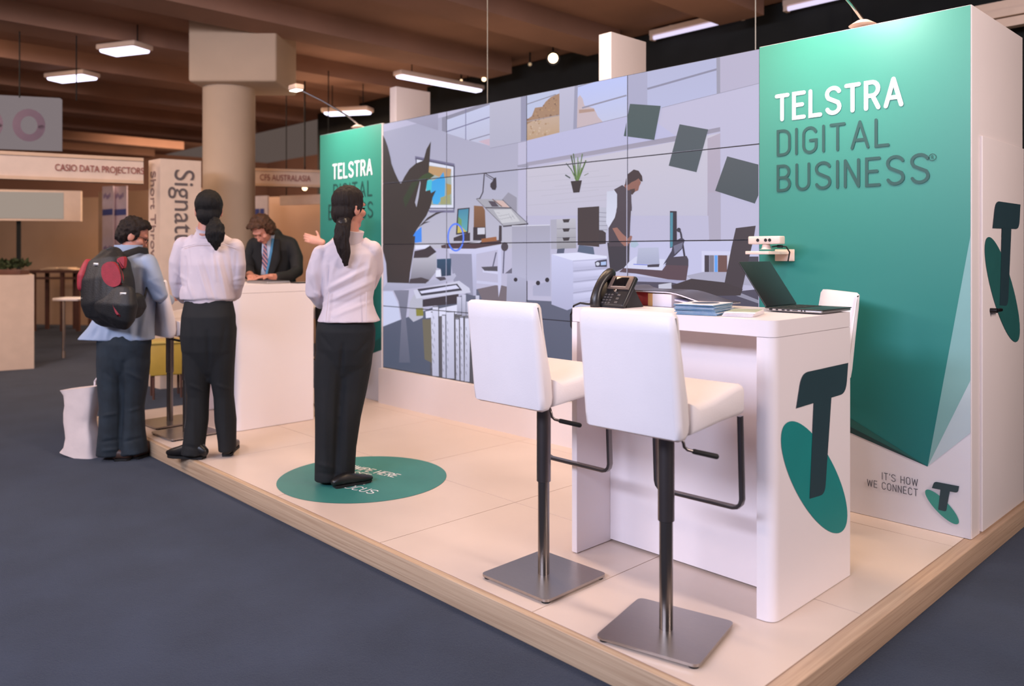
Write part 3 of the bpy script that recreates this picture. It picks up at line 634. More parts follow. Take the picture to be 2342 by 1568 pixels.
for k in range(5): L('D', (120, 120, 146), [(704, 190 + k * 42), (785, 196 + k * 40)], 5)
S('D', (56, 48, 50), [(500, 146), (706, 131), (706, 520), (500, 502)], (62, 52, 54)); S('D', (58, 50, 54), [(704, 360), (740, 362), (770, 385), (770, 490), (704, 496)]); S('D', (84, 98, 124), [(512, 502), (650, 520), (662, 596), (498, 568)])
S('D', (184, 186, 234), [(250, 590), (500, 574), (780, 610), (780, 720), (640, 820), (560, 1060), (400, 1126), (250, 1070)], (160, 160, 206)); S('D', (204, 206, 240), [(252, 590), (500, 574), (780, 608), (780, 632), (455, 652)])
S('D', (170, 170, 214), [(455, 650), (780, 628), (780, 1010), (462, 1084)])
for k in range(4): S('D', (196, 196, 240), [(458, 662 + k * 104), (780, 640 + k * 96), (780, 690 + k * 96), (458, 718 + k * 104)], (172, 172, 218)); L('D', (120, 120, 160), [(458, 752 + k * 104), (780, 722 + k * 96)], 4)
S('D', (60, 60, 82), [(664, 665), (690, 650), (780, 638), (780, 712), (672, 712)]); S('D', (160, 180, 220), [(722, 664), (772, 658), (772, 692), (724, 696)]); S('D', (190, 194, 220), ring('D', 692, 682, 18, 18, 12)); S('D', (78, 86, 110), [(306, 540), (376, 534), (370, 580), (300, 582)])
# round table, printer, mug, plant
S('B', (116, 116, 146), [(150, 640), (290, 640), (262, 900), (300, 1290), (200, 1290), (222, 900), (196, 740)], (92, 96, 116)); S('B', (168, 168, 204), [(40, 645), (90, 575), (450, 560), (620, 515), (700, 488), (714, 512), (690, 545), (560, 585), (400, 612), (200, 642)], (150, 150, 186))
S('B', (206, 208, 240), [(345, 240), (470, 234), (480, 262), (345, 275)]); S('B', (176, 174, 196), [(325, 350), (535, 310), (536, 470), (460, 568), (300, 560)], (120, 118, 134)); S('B', (54, 48, 56), [(340, 290), (430, 270), (480, 240), (536, 296), (460, 348), (330, 352)]); S('B', (66, 60, 68), [(300, 540), (400, 525), (470, 548), (440, 580), (290, 580)])
S('B', (52, 128, 226), [(320, 155), (345, 120), (402, 70), (404, 208), (345, 216)]); S('B', (206, 208, 236), [(530, 462), (600, 455), (620, 515), (530, 520)]); S('B', (40, 74, 104), [(540, 362), (668, 356), (666, 508), (580, 518), (574, 450), (540, 440)], (34, 58, 84)); S('B', (74, 70, 84), [(526, 524), (610, 520), (625, 545), (570, 556)])
S('B', (54, 47, 47), [(40, 150), (345, 155), (342, 220), (300, 480), (290, 578), (95, 572), (85, 400), (40, 220)])
S('A', (50, 44, 42), [(20, 470), (45, 505), (80, 570), (105, 640), (130, 740), (140, 800), (170, 880), (200, 945), (222, 985), (232, 985), (262, 925), (310, 850), (370, 798), (442, 770), (470, 665), (512, 590), (500, 760), (490, 880), (545, 912), (500, 942), (478, 960), (462, 1060), (505, 1048), (512, 1078), (560, 1052), (528, 1120), (510, 1200), (470, 1290), (420, 1362), (380, 1420), (340, 1490), (335, 1568), (20, 1568)])
S('A', (162, 162, 190), [(410, 960), (414, 985), (396, 1120), (376, 1212), (362, 1165)]); S('A', (50, 72, 42), [(385, 955), (440, 905), (492, 885), (544, 912), (500, 940), (440, 945)]); S('A', (44, 58, 40), [(250, 1130), (330, 980), (400, 960), (340, 1080), (270, 1220)])
S('A', (52, 47, 48), [(412, 1382), (480, 1310), (560, 1262), (645, 1248), (560, 1282), (450, 1352)]); S('A', (52, 47, 48), [(392, 1402), (440, 1352), (508, 1345), (452, 1366)])
# plotter and paper tubes
S('B', (96, 94, 102), [(480, 880), (880, 820), (880, 1500), (480, 1420)], (78, 76, 84)); S('B', (108, 102, 88), [(410, 900), (500, 900), (510, 1300), (430, 1260)])
S('B', (168, 168, 194), [(300, 740), (335, 680), (412, 700), (416, 885), (330, 925), (288, 880)]); S('B', (132, 128, 56), [(352, 800), (416, 800), (420, 870), (356, 872)]); S('B', (54, 48, 58), [(412, 725), (735, 672), (735, 760), (412, 790)]); S('B', (188, 188, 220), [(330, 640), (740, 556), (832, 622), (842, 662), (356, 716)]); S('B', (58, 58, 74), [(365, 630), (722, 582), (768, 642), (400, 692)]); S('B', (198, 198, 238), [(385, 650), (712, 594), (742, 624), (402, 670)])
S('B', (204, 204, 238), [(438, 832), (722, 770), (726, 850), (442, 892)])
for x0, x1, y0, y1 in ((720, 760, 700, 860), (765, 800, 680, 870), (805, 845, 742, 870), (888, 920, 688, 800), (930, 948, 745, 820)): S('B', (186, 186, 220), [(x0, y0), (x1, y0), (x1, y1), (x0, y1)], (150, 150, 184))
for x0, x1, y0, sk in ((486, 500, 830, 14), (502, 552, 782, 6), (586, 616, 858, 4), (624, 694, 828, 4), (708, 738, 892, 6), (748, 778, 878, 6), (794, 838, 882, -4)):
    yb = 1400 + (x0 - 500) * .17 + 8; S('B', (198, 198, 232), [(x0, y0), (x1, y0), (x1 + sk, yb + 4), (x0 + sk, yb)], (166, 166, 200)); L('B', (58, 54, 62), [(x1 + 4, y0), (x1 + 4 + sk, yb)], 7); L('B', (80, 80, 96), [(x0, y0 + 6), (x1, y0 + 6)], 8)
    for k in range(7): L('B', (110, 110, 136), [(x0 + 8 + (k * 7) % 14, y0 + 90 + k * 66), (x0 + 12 + (k * 7) % 14, y0 + 118 + k * 66)], 4)
# books, monitor, laptop, desk on the right
S('D', (190, 190, 230), [(1688, 558), (2260, 566), (2260, 600), (1716, 596), (1716, 772), (1688, 772)])
for x0, x1, c in ((1716, 1760, (58, 52, 62)), (1762, 1806, (120, 116, 130)), (1812, 1840, (88, 150, 224)), (1844, 1932, (104, 74, 70)), (1936, 1956, (196, 190, 206)), (1958, 2005, (70, 60, 62))): S('D', c, [(x0, 600), (x1, 601), (x1, 772), (x0, 772)])
S('D', (66, 64, 76), [(2120, 612), (2260, 612), (2260, 760), (2080, 760)]); S('D', (154, 152, 184), [(1540, 795), (1700, 760), (2090, 760), (2250, 840), (2250, 900), (1590, 830)])
S('D', (192, 194, 230), [(1000, 660), (1060, 612), (1340, 640), (1310, 745), (940, 724)]); S('D', (84, 64, 74), [(940, 722), (1310, 745), (1350, 690), (1562, 698), (1540, 842), (1400, 836), (1060, 775), (900, 760)]); S('D', (150, 150, 196), [(1040, 800), (1540, 846), (1500, 900), (1040, 900)])
S('D', (166, 172, 208), [(1082, 530), (1276, 525), (1286, 690), (1066, 682)], (150, 156, 196)); L('D', (80, 100, 200), [(1035, 686), (1280, 698)], 7); S('D', (60, 56, 70), [(1170, 690), (1286, 684), (1280, 712), (1170, 714)])
S('D', (44, 40, 54), [(1385, 176), (1450, 178), (1452, 480), (1418, 522), (1385, 532)]); S('D', (70, 134, 156), [(1388, 192), (1414, 192), (1412, 520), (1388, 524)])
L('D', (50, 48, 64), [(1470, 345), (1490, 390), (1525, 610)], 18); S('D', (50, 48, 62), ring('D', 1470, 358, 20, 22, 12)); S('D', (60, 58, 76), [(1420, 470), (1500, 430), (1528, 455), (1500, 540), (1440, 600), (1320, 692), (1400, 560)]); S('D', (110, 110, 134), [(1420, 510), (1510, 475), (1500, 530), (1430, 590)]); S('D', (66, 60, 72), [(1340, 692), (1372, 620), (1545, 606), (1562, 640), (1562, 700)])
S('D', (74, 70, 88), [(1040, 850), (1400, 860), (1900, 960), (2260, 920), (2260, 1100), (1040, 1100)], (66, 64, 82)); S('D', (180, 180, 206), [(1276, 880), (1400, 862), (1400, 920), (1276, 920)])
S('D', (130, 128, 156), [(2060, 960), (2260, 1040), (2260, 1070), (2000, 980)])
S('D', (60, 52, 58), [(2016, 340), (2206, 317), (2190, 420), (2110, 770), (2076, 925), (1908, 865), (1975, 520)]); S('D', (56, 48, 52), [(1398, 890), (1590, 824), (1912, 860), (2082, 922), (2060, 985), (1820, 988), (1420, 925)])
# hanging plant, man, sheets
for a, b_, w, c in (((490, 1225), (440, 985), 12, (62, 84, 60)), ((495, 1225), (462, 965), 10, (72, 100, 58)), ((498, 1225), (505, 1000), 8, (92, 124, 66)), ((502, 1225), (548, 968), 9, (80, 110, 58)), ((506, 1225), (582, 1030), 13, (74, 102, 52)), ((488, 1200), (436, 1110), 9, (66, 92, 62)), ((436, 1112), (392, 1058), 9, (60, 80, 70)), ((500, 1225), (470, 1080), 9, (110, 140, 84)), ((505, 1225), (540, 1100), 10, (104, 134, 70)), ((432, 1200), (384, 1170), 13, (70, 82, 84)), ((566, 1176), (606, 1154), 7, (110, 120, 104)), ((486, 1225), (450, 1140), 6, (120, 150, 90)), ((505, 1225), (516, 1040), 8, (84, 116, 62))): L('C', c, [a, b_], w)
S('C', (44, 38, 42), [(436, 1230), (544, 1221), (520, 1336), (462, 1341)])
S('C', (132, 86, 78), [(950, 1262), (992, 1248), (1004, 1380), (955, 1330)]); S('C', (136, 92, 82), [(985, 1252), (1060, 1215), (1086, 1200), (1110, 1242), (1092, 1278), (1082, 1318), (1052, 1330), (1026, 1358), (1000, 1345), (980, 1310)]); S('C', (66, 50, 50), [(1000, 1310), (1050, 1300), (1050, 1330), (1026, 1360), (1002, 1348)])
S('C', (54, 42, 46), [(955, 1270), (965, 1210), (985, 1160), (1040, 1118), (1086, 1130), (1120, 1182), (1124, 1232), (1106, 1232), (1086, 1202), (1058, 1222), (1016, 1240), (992, 1262)])
S('C', (186, 188, 214), [(786, 1420), (800, 1360), (850, 1312), (890, 1350), (894, 1420), (870, 1510), (776, 1510)]); S('D', (184, 188, 216), [(782, -10), (892, -20), (890, 60), (862, 220), (872, 330), (800, 342), (776, 290)], (196, 198, 228))
S('D', (52, 50, 60), [(786, 480), (1000, 470), (996, 660), (945, 722), (870, 760), (812, 730)]); S('D', (68, 60, 70), [(880, -30), (1015, -20), (1018, 100), (1006, 300), (1002, 420), (988, 515), (800, 515), (798, 340), (858, 240), (880, 160)]); S('C', (70, 62, 72), [(850, 1310), (930, 1266), (960, 1290), (1012, 1370), (1022, 1480), (1020, 1515), (872, 1515), (892, 1420), (885, 1360)])
S('D', (150, 104, 94), [(835, 342), (880, 334), (930, 392), (986, 442), (985, 508), (950, 512), (900, 462)]); S('D', (148, 104, 96), [(985, 440), (1010, 410), (1026, 420), (1010, 480), (985, 490)]); S('D', (150, 176, 206), [(1010, 470), (1060, 452), (1090, 500), (1050, 528), (1010, 520)])
S('C', (54, 78, 82), [(1004, 490), (1298, 510), (1236, 836), (944, 798)]); S('C', (66, 80, 88), [(1478, 685), (1752, 735), (1640, 1144), (1374, 1082)]); S('C', (70, 80, 86), [(1934, 992), (2260, 1078), (2260, 1300), (2198, 1444), (1818, 1322)], (62, 74, 80))

def clip(poly, axis, val, keep_greater):
    out = []
    for i in range(len(poly)):
        a, b_ = poly[i - 1], poly[i]; ia = (a[axis] >= val) == keep_greater; ib = (b_[axis] >= val) == keep_greater
        if ia != ib:
            t_ = (val - a[axis]) / (b_[axis] - a[axis]); out.append(tuple(a[k] + (b_[k] - a[k]) * t_ for k in range(2)))
        if ib: out.append(b_)
    return out
pic = bpy.data.materials.new('screen picture'); pic.use_nodes = True; nt = pic.node_tree; bs = nt.nodes['Principled BSDF']
at = nt.nodes.new('ShaderNodeAttribute'); at.attribute_name = 'Picture'; nt.links.new(at.outputs['Color'], bs.inputs['Emission Color'])
bs.inputs['Emission Strength'].default_value = 1.06; bs.inputs['Base Color'].default_value = (.015, .015, .018, 1); bs.inputs['Roughness'].default_value = .5; bs.inputs['Specular IOR Level'].default_value = .25
vw = thing('video_wall', 'large video wall of sixteen screens showing a bright office', 'video wall', (-4.27, YW + .04, .318))
MB().box((-6.17, YW + .014, .318), (-2.374, YW + .09, 2.562)).build('frame', mat('bezel black', (30, 28, 36), .5), vw, None)
VX = [-6.17, -5.245, -4.293, -3.338, -2.374]; VZ = [.322, .886, 1.452, 2.009, 2.562]
TRI = []
for c1, c2, pts in SHAPES:
    zs = [p[1] for p in pts]; z0, z1 = min(zs), max(zs); tr = []
    for f in geometry.tessellate_polygon([[Vector((p[0], p[1], 0)) for p in pts]]): tr.append([pts[i] for i in f])
    TRI.append((c1, c2, z0, max(z1 - z0, 1e-6), tr))
for i in range(4):
    for j in range(4):
        g = .0035; x0, x1, z0, z1 = VX[i] + g, VX[i + 1] - g, VZ[j] + g, VZ[j + 1] - g
        vs = []; fs = []; cols = []
        for k, (c1, c2, zb, zh, trs) in enumerate(TRI):
            y = YW + .012 - .00002 * k
            for tr in trs:
                p = [tuple(q) for q in tr]
                for ax, val, gr in ((0, x0, True), (0, x1, False), (1, z0, True), (1, z1, False)):
                    if p: p = clip(p, ax, val, gr)
                if len(p) < 3: continue
                n0 = len(vs); vs += [(q[0], y, q[1]) for q in p]; fs.append(tuple(range(n0, n0 + len(p))))
                for q in p: t_ = (q[1] - zb) / zh; cols.append(tuple(c2[m_] + (c1[m_] - c2[m_]) * t_ for m_ in range(3)))
        me = bpy.data.meshes.new('screen'); me.from_pydata(vs, [], fs); me.update(); me.materials.append(pic)
        ca = me.color_attributes.new('Picture', 'FLOAT_COLOR', 'POINT')
        for q, c in enumerate(cols): ca.data[q].color = (*c, 1)
        bm = bmesh.new(); bm.from_mesh(me)
        for f in bm.faces:
            if f.normal.y > 0: f.normal_flip()
        bm.to_mesh(me); bm.free()
        o = bpy.data.objects.new('screen', me); COL.objects.link(o); o.parent = vw; o.matrix_parent_inverse = base_matrix(vw).inverted()
        col_n = ('leftmost', 'second', 'third', 'rightmost')[i]; row_n = ('bottom', 'lower middle', 'upper middle', 'top')[j]
        o['label'] = '%s row, %s screen of the video wall' % (row_n, col_n)
# ------------------------------------------------------------------ counters
def counter(x0, x1, y0, y1, label, rest):
    t = thing('demo_counter', label, 'counter', (x0, y0, 0))
    h, zt = 1.125, 1.063; r = .05
    out = rounded([(x0, y0), (x1, y0), (x1, y1), (x0, y1)], [.012, r, .006, .006], 8)
    MB().prism([(p.x, p.y, zt) for p in out], (0, 0, h - zt)).build('countertop', M_lam, t, 40)
    side = rounded([(x1 - .07, y0), (x1, y0), (x1, y1), (x1 - .07, y1)], [.002, r, .004, .002], 8)
    MB().prism([(p.x, p.y, .003) for p in side], (0, 0, zt - .005)).build('side_panel', M_lam, t, 40)
    MB().rbox((x0, y0 + .002, .003), (x0 + .032, y1, zt - .002), .003).build('side_panel', M_lam, t)
    MB().box((x0 + .033, y0 + .24, .012), (x1 - .072, y0 + .27, zt - .002)).build('back_panel', M_lam, t)
    MB().box((x0 + .033, y1 - .03, .012), (x1 - .072, y1 - .002, zt - .002)).build('rear_panel', M_lam, t)
    return t
M_lam = mat('white laminate board', (238, 228, 230), .42, var=.012, scale=2, spec=.45)
kiosk = counter(-2.48, -1.476, 2.758, 3.418, 'white demonstration counter with large round teal emblem on its end', '')
logo(kiosk, (-1.4752, 3.098, .473), (0, 1, 0), (0, 0, 1), 1.0)
counter(-6.93, -5.92, 2.747, 3.41, 'plain white counter between the man in the suit and the ponytailed visitors', '')

# ------------------------------------------------------------------ bar stools
M_seat = mat('white leather', (236, 228, 230), .45, var=.015, bump=.06, bscale=180)
M_steel = mat('brushed steel', (172, 165, 162), .30, .95, var=.06, scale=30, stretch=(1, 40, 1))
M_steeld = mat('dark steel sleeve', (128, 120, 118), .30, .95, var=.05)
M_rub = mat('black rubber', (24, 22, 22), .7)
def cushions():
    t1 = [(-.266, 1.160), (-.254, 1.172), (-.228, 1.172), (-.216, 1.155), (-.200, 1.06), (-.178, .96), (-.158, .88), (-.150, .80), (-.155, .770), (-.175, .748), (-.20, .745), (-.222, .755), (-.230, .80), (-.245, .95), (-.262, 1.10)]
    t2 = [(-.150, .868), (-.09, .856), (0, .862), (.10, .880), (.17, .893), (.205, .890), (.222, .872), (.224, .80), (.212, .784), (.19, .778), (.05, .772), (-.148, .757)]
    return t1, t2
def sweep(prof, w, r=.022):
    m = MB(); xs = [(-w, -r), (-w + r * .3, -r * .3), (-w + r, 0), (w - r, 0), (w - r * .3, -r * .3), (w, -r)]
    cy = sum(p[0] for p in prof) / len(prof); cz = sum(p[1] for p in prof) / len(prof); n = len(prof); vs = []
    for x, off in xs:
        for i in range(n):
            p = Vector(prof[i]); a = Vector(prof[i - 1]); b = Vector(prof[(i + 1) % n]); d = (b - a).normalized(); nn = Vector((d.y, -d.x))
            if nn.dot(p - Vector((cy, cz))) < 0: nn = -nn
            vs.append((x, p.x + nn.x * off, p.y + nn.y * off))
    fs = [tuple(range(n))[::-1], tuple(range(n * 5, n * 6))] + [(k * n + i, k * n + (i + 1) % n, (k + 1) * n + (i + 1) % n, (k + 1) * n + i) for k in range(5) for i in range(n)]
    return m.add(vs, fs)
def make_stool(label):
    t = thing('bar_stool', label, 'bar stool', (0, 0, 0), 0, 'white bar stools at the counters')
    pl = rounded([(-.19, -.19), (.19, -.19), (.19, .19), (-.19, .19)], .028, 6); b = MB()
    b.prism([(p.x, p.y, .010) for p in pl], (0, 0, .010)); b.build('base_plate', M_steel, t, 40)
    ft = MB()
    for x in (-.165, .165):
        for y in (-.165, .165): MB().cyl((x, y, 0), (x, y, .011), .018, 14).build('foot', M_rub, t)
    MB().cyl((0, 0, .02), (0, 0, .46), .0245, 28).build('pole', mat('polished steel pole', (128, 122, 118), .25, .95, var=.05), t)
    MB().cyl((0, 0, .412), (0, 0, .772), .030, 28).build('sleeve', M_steeld, t)
    t1, t2 = [[(y, z + .010) for y, z in q] for q in cushions()]
    sweep(t1, .199).build('backrest', M_seat, t, 50); sweep(t2, .198).build('seat', M_seat, t, 50)
    bar = [(-.185, .20, .785), (-.185, .215, .478)] + [(-.185 + .035 * (1 - math.cos(R_(a))), .215, .478 - .035 * math.sin(R_(a)) ) for a in (30, 60, 90)] + [(.185 - .035 * (1 - math.cos(R_(a))), .215, .478 - .035 * math.sin(R_(a))) for a in (90, 60, 30)] + [(.185, .215, .478), (.185, .20, .785)]
    m = MB(); m.loft([(p, .014, .008) for p in bar], 8, (0, 1, 0), False, 4.0); m.build('footrest', M_steeld, t, 50)
    MB().box((-.08, -.08, .748), (.08, .08, .778)).build('mount', M_steeld, t)
    lv = MB().tube([(.03, -.06, .758), (.10, -.09, .757), (.128, -.10, .748), (.135, -.10, .730), (.137, -.098, .716), (.145, -.090, .706), (.165, -.068, .698)], .0055); l = lv.build('lever', M_steeld, t, 60)
    MB().loft([((.160, -.073, .700), .009, .009), ((.212, -.016, .682), .0095, .0095)], 14, (0, 0, 1)).build('grip', M_rub, l, 50)
    return t
def place(o, x, y, rz, label): o.location = (x, y, 0); o.rotation_euler = (0, 0, rz); o['label'] = label; return o
st = make_stool('white bar stool'); sc = [st] + [copy_tree(st) for _ in range(5)]
place(sc[0], -2.365, 2.455, R_(1), 'white bar stool standing left of the nearest stool, at the counter corner')
place(sc[1], -1.712, 2.415, R_(2), 'nearest white bar stool at the front of the emblem counter')
for ch in bpy.data.objects:      # this stool's seat has been swivelled on its base
    if ch.parent == sc[1] and ch.name.split('.')[0] in ('base_plate', 'foot'): ch.rotation_euler = (0, 0, R_(11))
place(sc[2], -1.975, 3.885, R_(137), 'white bar stool behind the emblem counter, only its back showing')
place(sc[3], -6.60, 2.50, R_(3), 'bar stool hidden behind the backpack, square base near the floor edge')
place(sc[4], -6.12, 2.44, R_(2), 'bar stool between the backpack wearer and the short-ponytailed visitor')
place(sc[5], -6.33, 3.88, R_(160), 'bar stool behind the plain counter under the seated hidden person')

# ------------------------------------------------------------------ things on the emblem counter
ZT = 1.126
BLK = mat('black plastic', (34, 32, 34), .35, var=.05, spec=.5); BLKM = mat('matt black plastic', (26, 25, 27), .6)
t = thing('desk_phone', 'black desk telephone with tilted screen at the left of the counter', 'telephone', (-2.362, 2.93, ZT), R_(-2)); t.scale = (.88, .88, .88)
TILT = R_(54); Mp = Matrix.Translation((0, -.055, .004)) @ Matrix.Rotation(TILT, 4, 'X') @ Matrix.Diagonal((.90, .93, 1, 1))
def onp(mb): mb.v = [Mp @ v for v in mb.v]; return mb
part(onp(MB().rbox((-.115, 0, -.018), (.115, .205, .012), .010)), 'body', BLK, t)
part(MB().prism([(-.07, -.01, .0), (-.07, .13, .0), (-.07, .105, .03), (-.07, .035, .125), (-.07, .0, .06)], (.155, 0, 0)), 'stand', BLKM, t)
hs = MB(); pts = []
for k in range(9):
    a = k / 8; pts.append((Mp @ Vector((-.084, -.002 + .215 * a, .018 + .034 * math.sin(math.pi * a) ** .7)),   .031 - .006 * math.sin(math.pi * a), .020 + .010 * (1 - math.sin(math.pi * a))))
hs.loft(pts, 16, (1, 0, 0)); part(hs, 'handset', BLK, t, 60)
bz = part(onp(MB().rbox((-.052, .108, .010), (.108, .198, .020), .004)), 'screen_frame', mat('bronze plastic', (116, 98, 90), .4, .3), t)
part(onp(MB().rbox((-.022, .128, .018), (.080, .186, .0215), .001)), 'display', mat('dark glass', (20, 18, 20), .08), t)
part(onp(MB().box((-.03, .120, .018), (.084, .124, .0215))), 'button_strip', mat('pale plastic', (178, 160, 150), .4), t)
part(onp(MB().lathe((.018, .098, .010), [(0, .016), (.008, .016), (.011, .012), (.011, 0.001)])), 'dial', CHROME, t)
ky = MB()
for i in range(3):
    for j in range(4): ky.rbox((-.052 + i * .024, .012 + j * .018, .010), (-.036 + i * .024, .023 + j * .018, .0155), .002)
for j in range(3): ky.rbox((.044, .016 + j * .024, .010), (.066, .030 + j * .024, .0155), .002)
part(onp(ky), 'keypad', mat('key grey', (74, 70, 72), .5), t)
cd = MB().tube([Vector(q) for q in ((-.08, -.05, .014), (-.13, -.07, .012), (-.175, -.082, .016), (-.215, -.09, .0), (-.236, -.092, -.05), (-.236, -.09, -.11), (-.215, -.08, -.155), (-.18, -.02, -.16), (-.165, .08, -.12), (-.160, .18, -.03), (-.145, .215, .010), (-.09, .20, .008), (-.02, .12, .01))], .0055, 8, True)
part(cd, 'cord', BLKM, t, 60)

def slab(name, x0, x1, y0, y1, z, h, m, lab, cat, rz=0, group=None, r=.002):
    t = thing(name, lab, cat, ((x0 + x1) / 2, (y0 + y1) / 2, z), rz, group); w = (x1 - x0) / 2; d = (y1 - y0) / 2
    part(MB().rbox((-w, -d, 0), (w, d, h), r), 'body', m, t); return t
RD = mat('red card', (150, 38, 42), .5); TAN = mat('tan card', (196, 148, 92), .6); PAP = mat('white paper', (230, 222, 226), .6, var=.01)
t = slab('book', -2.415, -2.303, 3.12, 3.27, ZT, .062, RD, 'red cardboard box beside the telephone foot', 'box')
t.name = 'card_box'; lettering(mm := MB(), 'LO', (-.035, -.0805, .02), (1, 0, 0), (0, 0, 1), .018, .12, .2, None, .0006); part(mm, 'lettering', mat('pale red', (186, 96, 96), .5), t, None)
t = slab('book', -2.300, -2.168, 3.10, 3.26, ZT, .060, PAP, 'thick white book with a tan spine beside the red box', 'book')
part(MB().rbox((-.0675, -.081, -.0003), (-.040, .081, .0608), .002), 'spine', TAN, t)
def magazine(lab, x0, x1, y0, y1, prof, m, edge):
    t = thing('magazine', lab, 'magazine', ((x0 + x1) / 2, (y0 + y1) / 2, ZT)); c = MB(); n = len(prof); th = .006
    for mbm, off, tt in ((m, th, .002), (edge, 0, th - .0005)):
        q = MB(); top = [(x0 + (x1 - x0) * i / (n - 1), ZT + prof[i] + off) for i in range(n)]
        P = [(x, y0, z) for x, z in top] + [(x, y0, z + tt) for x, z in top[::-1]]
        q.prism(P, (0, y1 - y0, 0)).build('cover' if off else 'pages', mbm, t, 40)
DK = mat('dark glossy print', (58, 48, 52), .3, var=.3, scale=30)
sm = lambda a: a * a * (3 - 2 * a)
magazine('open dark magazine sagging over the red box and white book', -2.50, -1.93, 3.08, 3.30, [.066 + .020 * math.exp(-((i - 1.5) / 1.3) ** 2) if i < 11 else .066 - .046 * sm((i - 11) / 9) for i in range(21)], DK, PAP)
magazine('white leaflet lying under the sagging magazine', -2.165, -1.98, 3.12, 3.30, [.030 - .0025 * i for i in range(11)], mat('violet grey print', (150, 146, 172), .4), PAP)
BL = mat('blue brochure cover', (72, 124, 166), .4, var=.25, scale=40, col2=(112, 150, 178)); rr = random.Random(5)
for k in range(9):
    lab = 'blue brochure within the neat stack on the counter' if k < 8 else 'topmost blue brochure of the stack, dark oval on its cover'
    x, y = -1.862 + rr.uniform(-.006, .006), 2.895 + rr.uniform(-.006, .006)
    b_ = slab('brochure', x - .085, x + .085, y - .115, y + .115, ZT + k * .0048, .0034, BL, lab, 'brochure', R_(14 + rr.uniform(-2.5, 2.5)), 'blue brochures on the counter', .0012)
    part(MB().box((-.083, -.113, .0033), (.083, .113, .0044)), 'pages', PAP, b_)
    if k == 8: part(MB().poly([(-.0 + .055 * math.cos(R_(a * 10)), .02 + .07 * math.sin(R_(a * 10)), .0048) for a in range(36)]), 'print', mat('oval print', (44, 50, 60), .35), b_)
for k in range(3):
    lab = ('lowest white leaflet beside the blue brochures', 'middle white leaflet beside the blue brochures', 'topmost leaflet with a pale green cover beside the blue brochures')[k]
    b_ = slab('leaflet', -1.70 + .003 * k - .06, -1.70 + .003 * k + .06, 2.93 - .1 - .004 * k, 2.93 + .1, ZT + k * .0062, .0056, PAP, lab, 'leaflet', R_(16 + 2 * k), 'white leaflets on the counter')
    if k == 2: part(MB().box((-.057, -.075, .0054), (.057, .097, .0064)), 'cover', mat('pale green print', (168, 176, 150), .5, var=.2, scale=12), b_)

# laptop seen from its port side
t = thing('laptop', 'open black laptop at the right end of the emblem counter', 'laptop', (-1.735, 3.17, ZT)); ALU = mat('laptop alloy', (168, 164, 164), .35, .7)
part(MB().rbox((0, 0, .004), (.25, .275, .016), .005), 'base', ALU, t)
part(MB().rbox((-.002, -.002, .0145), (.253, .277, .0185), .002), 'palmrest', BLK, t)
part(MB().box((.02, .01, .002), (.235, .265, .0045)), 'underside', BLKM, t)
pk = MB()
for k in range(4):
    for j in range(10): pk.rbox((.03 + k * .026, .022 + j * .0235, .018), (.052 + k * .026, .042 + j * .0235, .0202), .0015)
part(pk, 'keyboard', BLKM, t)
for k, (a, w, h) in enumerate(((.018, .014, .007), (.048, .010, .006), (.075, .013, .005), (.098, .013, .005), (.122, .024, .003), (.160, .006, .006), (.174, .006, .006))):
    part(MB().rbox((a, -.0012, .0105 - h / 2), (a + w, .004, .0105 + h / 2), .0008), 'port', BLKM, t)
TH = R_(124.5); c_, s_ = math.cos(TH), math.sin(TH); Ml = frame((c_, 0, s_), (0, 1, 0), (.0, 0, .018))
lid = MB().rbox((0, 0, -.006), (.232, .275, 0), .002); lid.v = [Ml @ v for v in lid.v]; lo = part(lid, 'lid', BLK, t)
sc_ = MB().box((.014, .012, -.0068), (.222, .263, -.0055)); sc_.v = [Ml @ v for v in sc_.v]; part(sc_, 'screen', mat('mirror dark glass', (8, 14, 13), .06, spec=1.0), lo)
t = slab('white_card', -1.80, -1.70, 3.02, 3.12, ZT, .002, mat('cream card', (240, 222, 196), .5), 'small cream card just in front of the laptop', 'card', R_(20))
# motion sensor on a wall bracket
WP = mat('warm white plastic', (232, 210, 198), .4)
t = thing('motion_sensor', 'pale bar sensor with three dark lenses on wall bracket', 'sensor', (-2.22, 4.097, 1.36))
part(MB().rbox((-.095, -.06, .064), (.095, .0, .108), .006), 'body', WP, t)
for x in (-.035, .012, .036): part(MB().cyl((x, -.062, .086), (x, -.055, .086), .009, 16), 'lens', BLK, t)
part(MB().lathe((.0, -.03, .026), [(0, .062), (.008, .06), (.022, .03), (.026, .012), (.04, .010)]), 'foot', WP, t)
part(MB().rbox((-.10, -.08, .008), (.04, .159, .026), .003), 'shelf', WP, t)
part(MB().rbox((-.045, .148, -.03), (.07, .159, .036), .003), 'wall_plate', WP, t)
part(MB().tube([(.03, -.02, .05), (.06, 0, .055), (.085, .03, .05), (.09, .06, .02), (.05, .12, -.028)], .004, 8, True), 'cable', BLKM, t)
part(MB().rbox((.052, -.012, .044), (.078, .012, .060), .004), 'plug', BLKM, t)

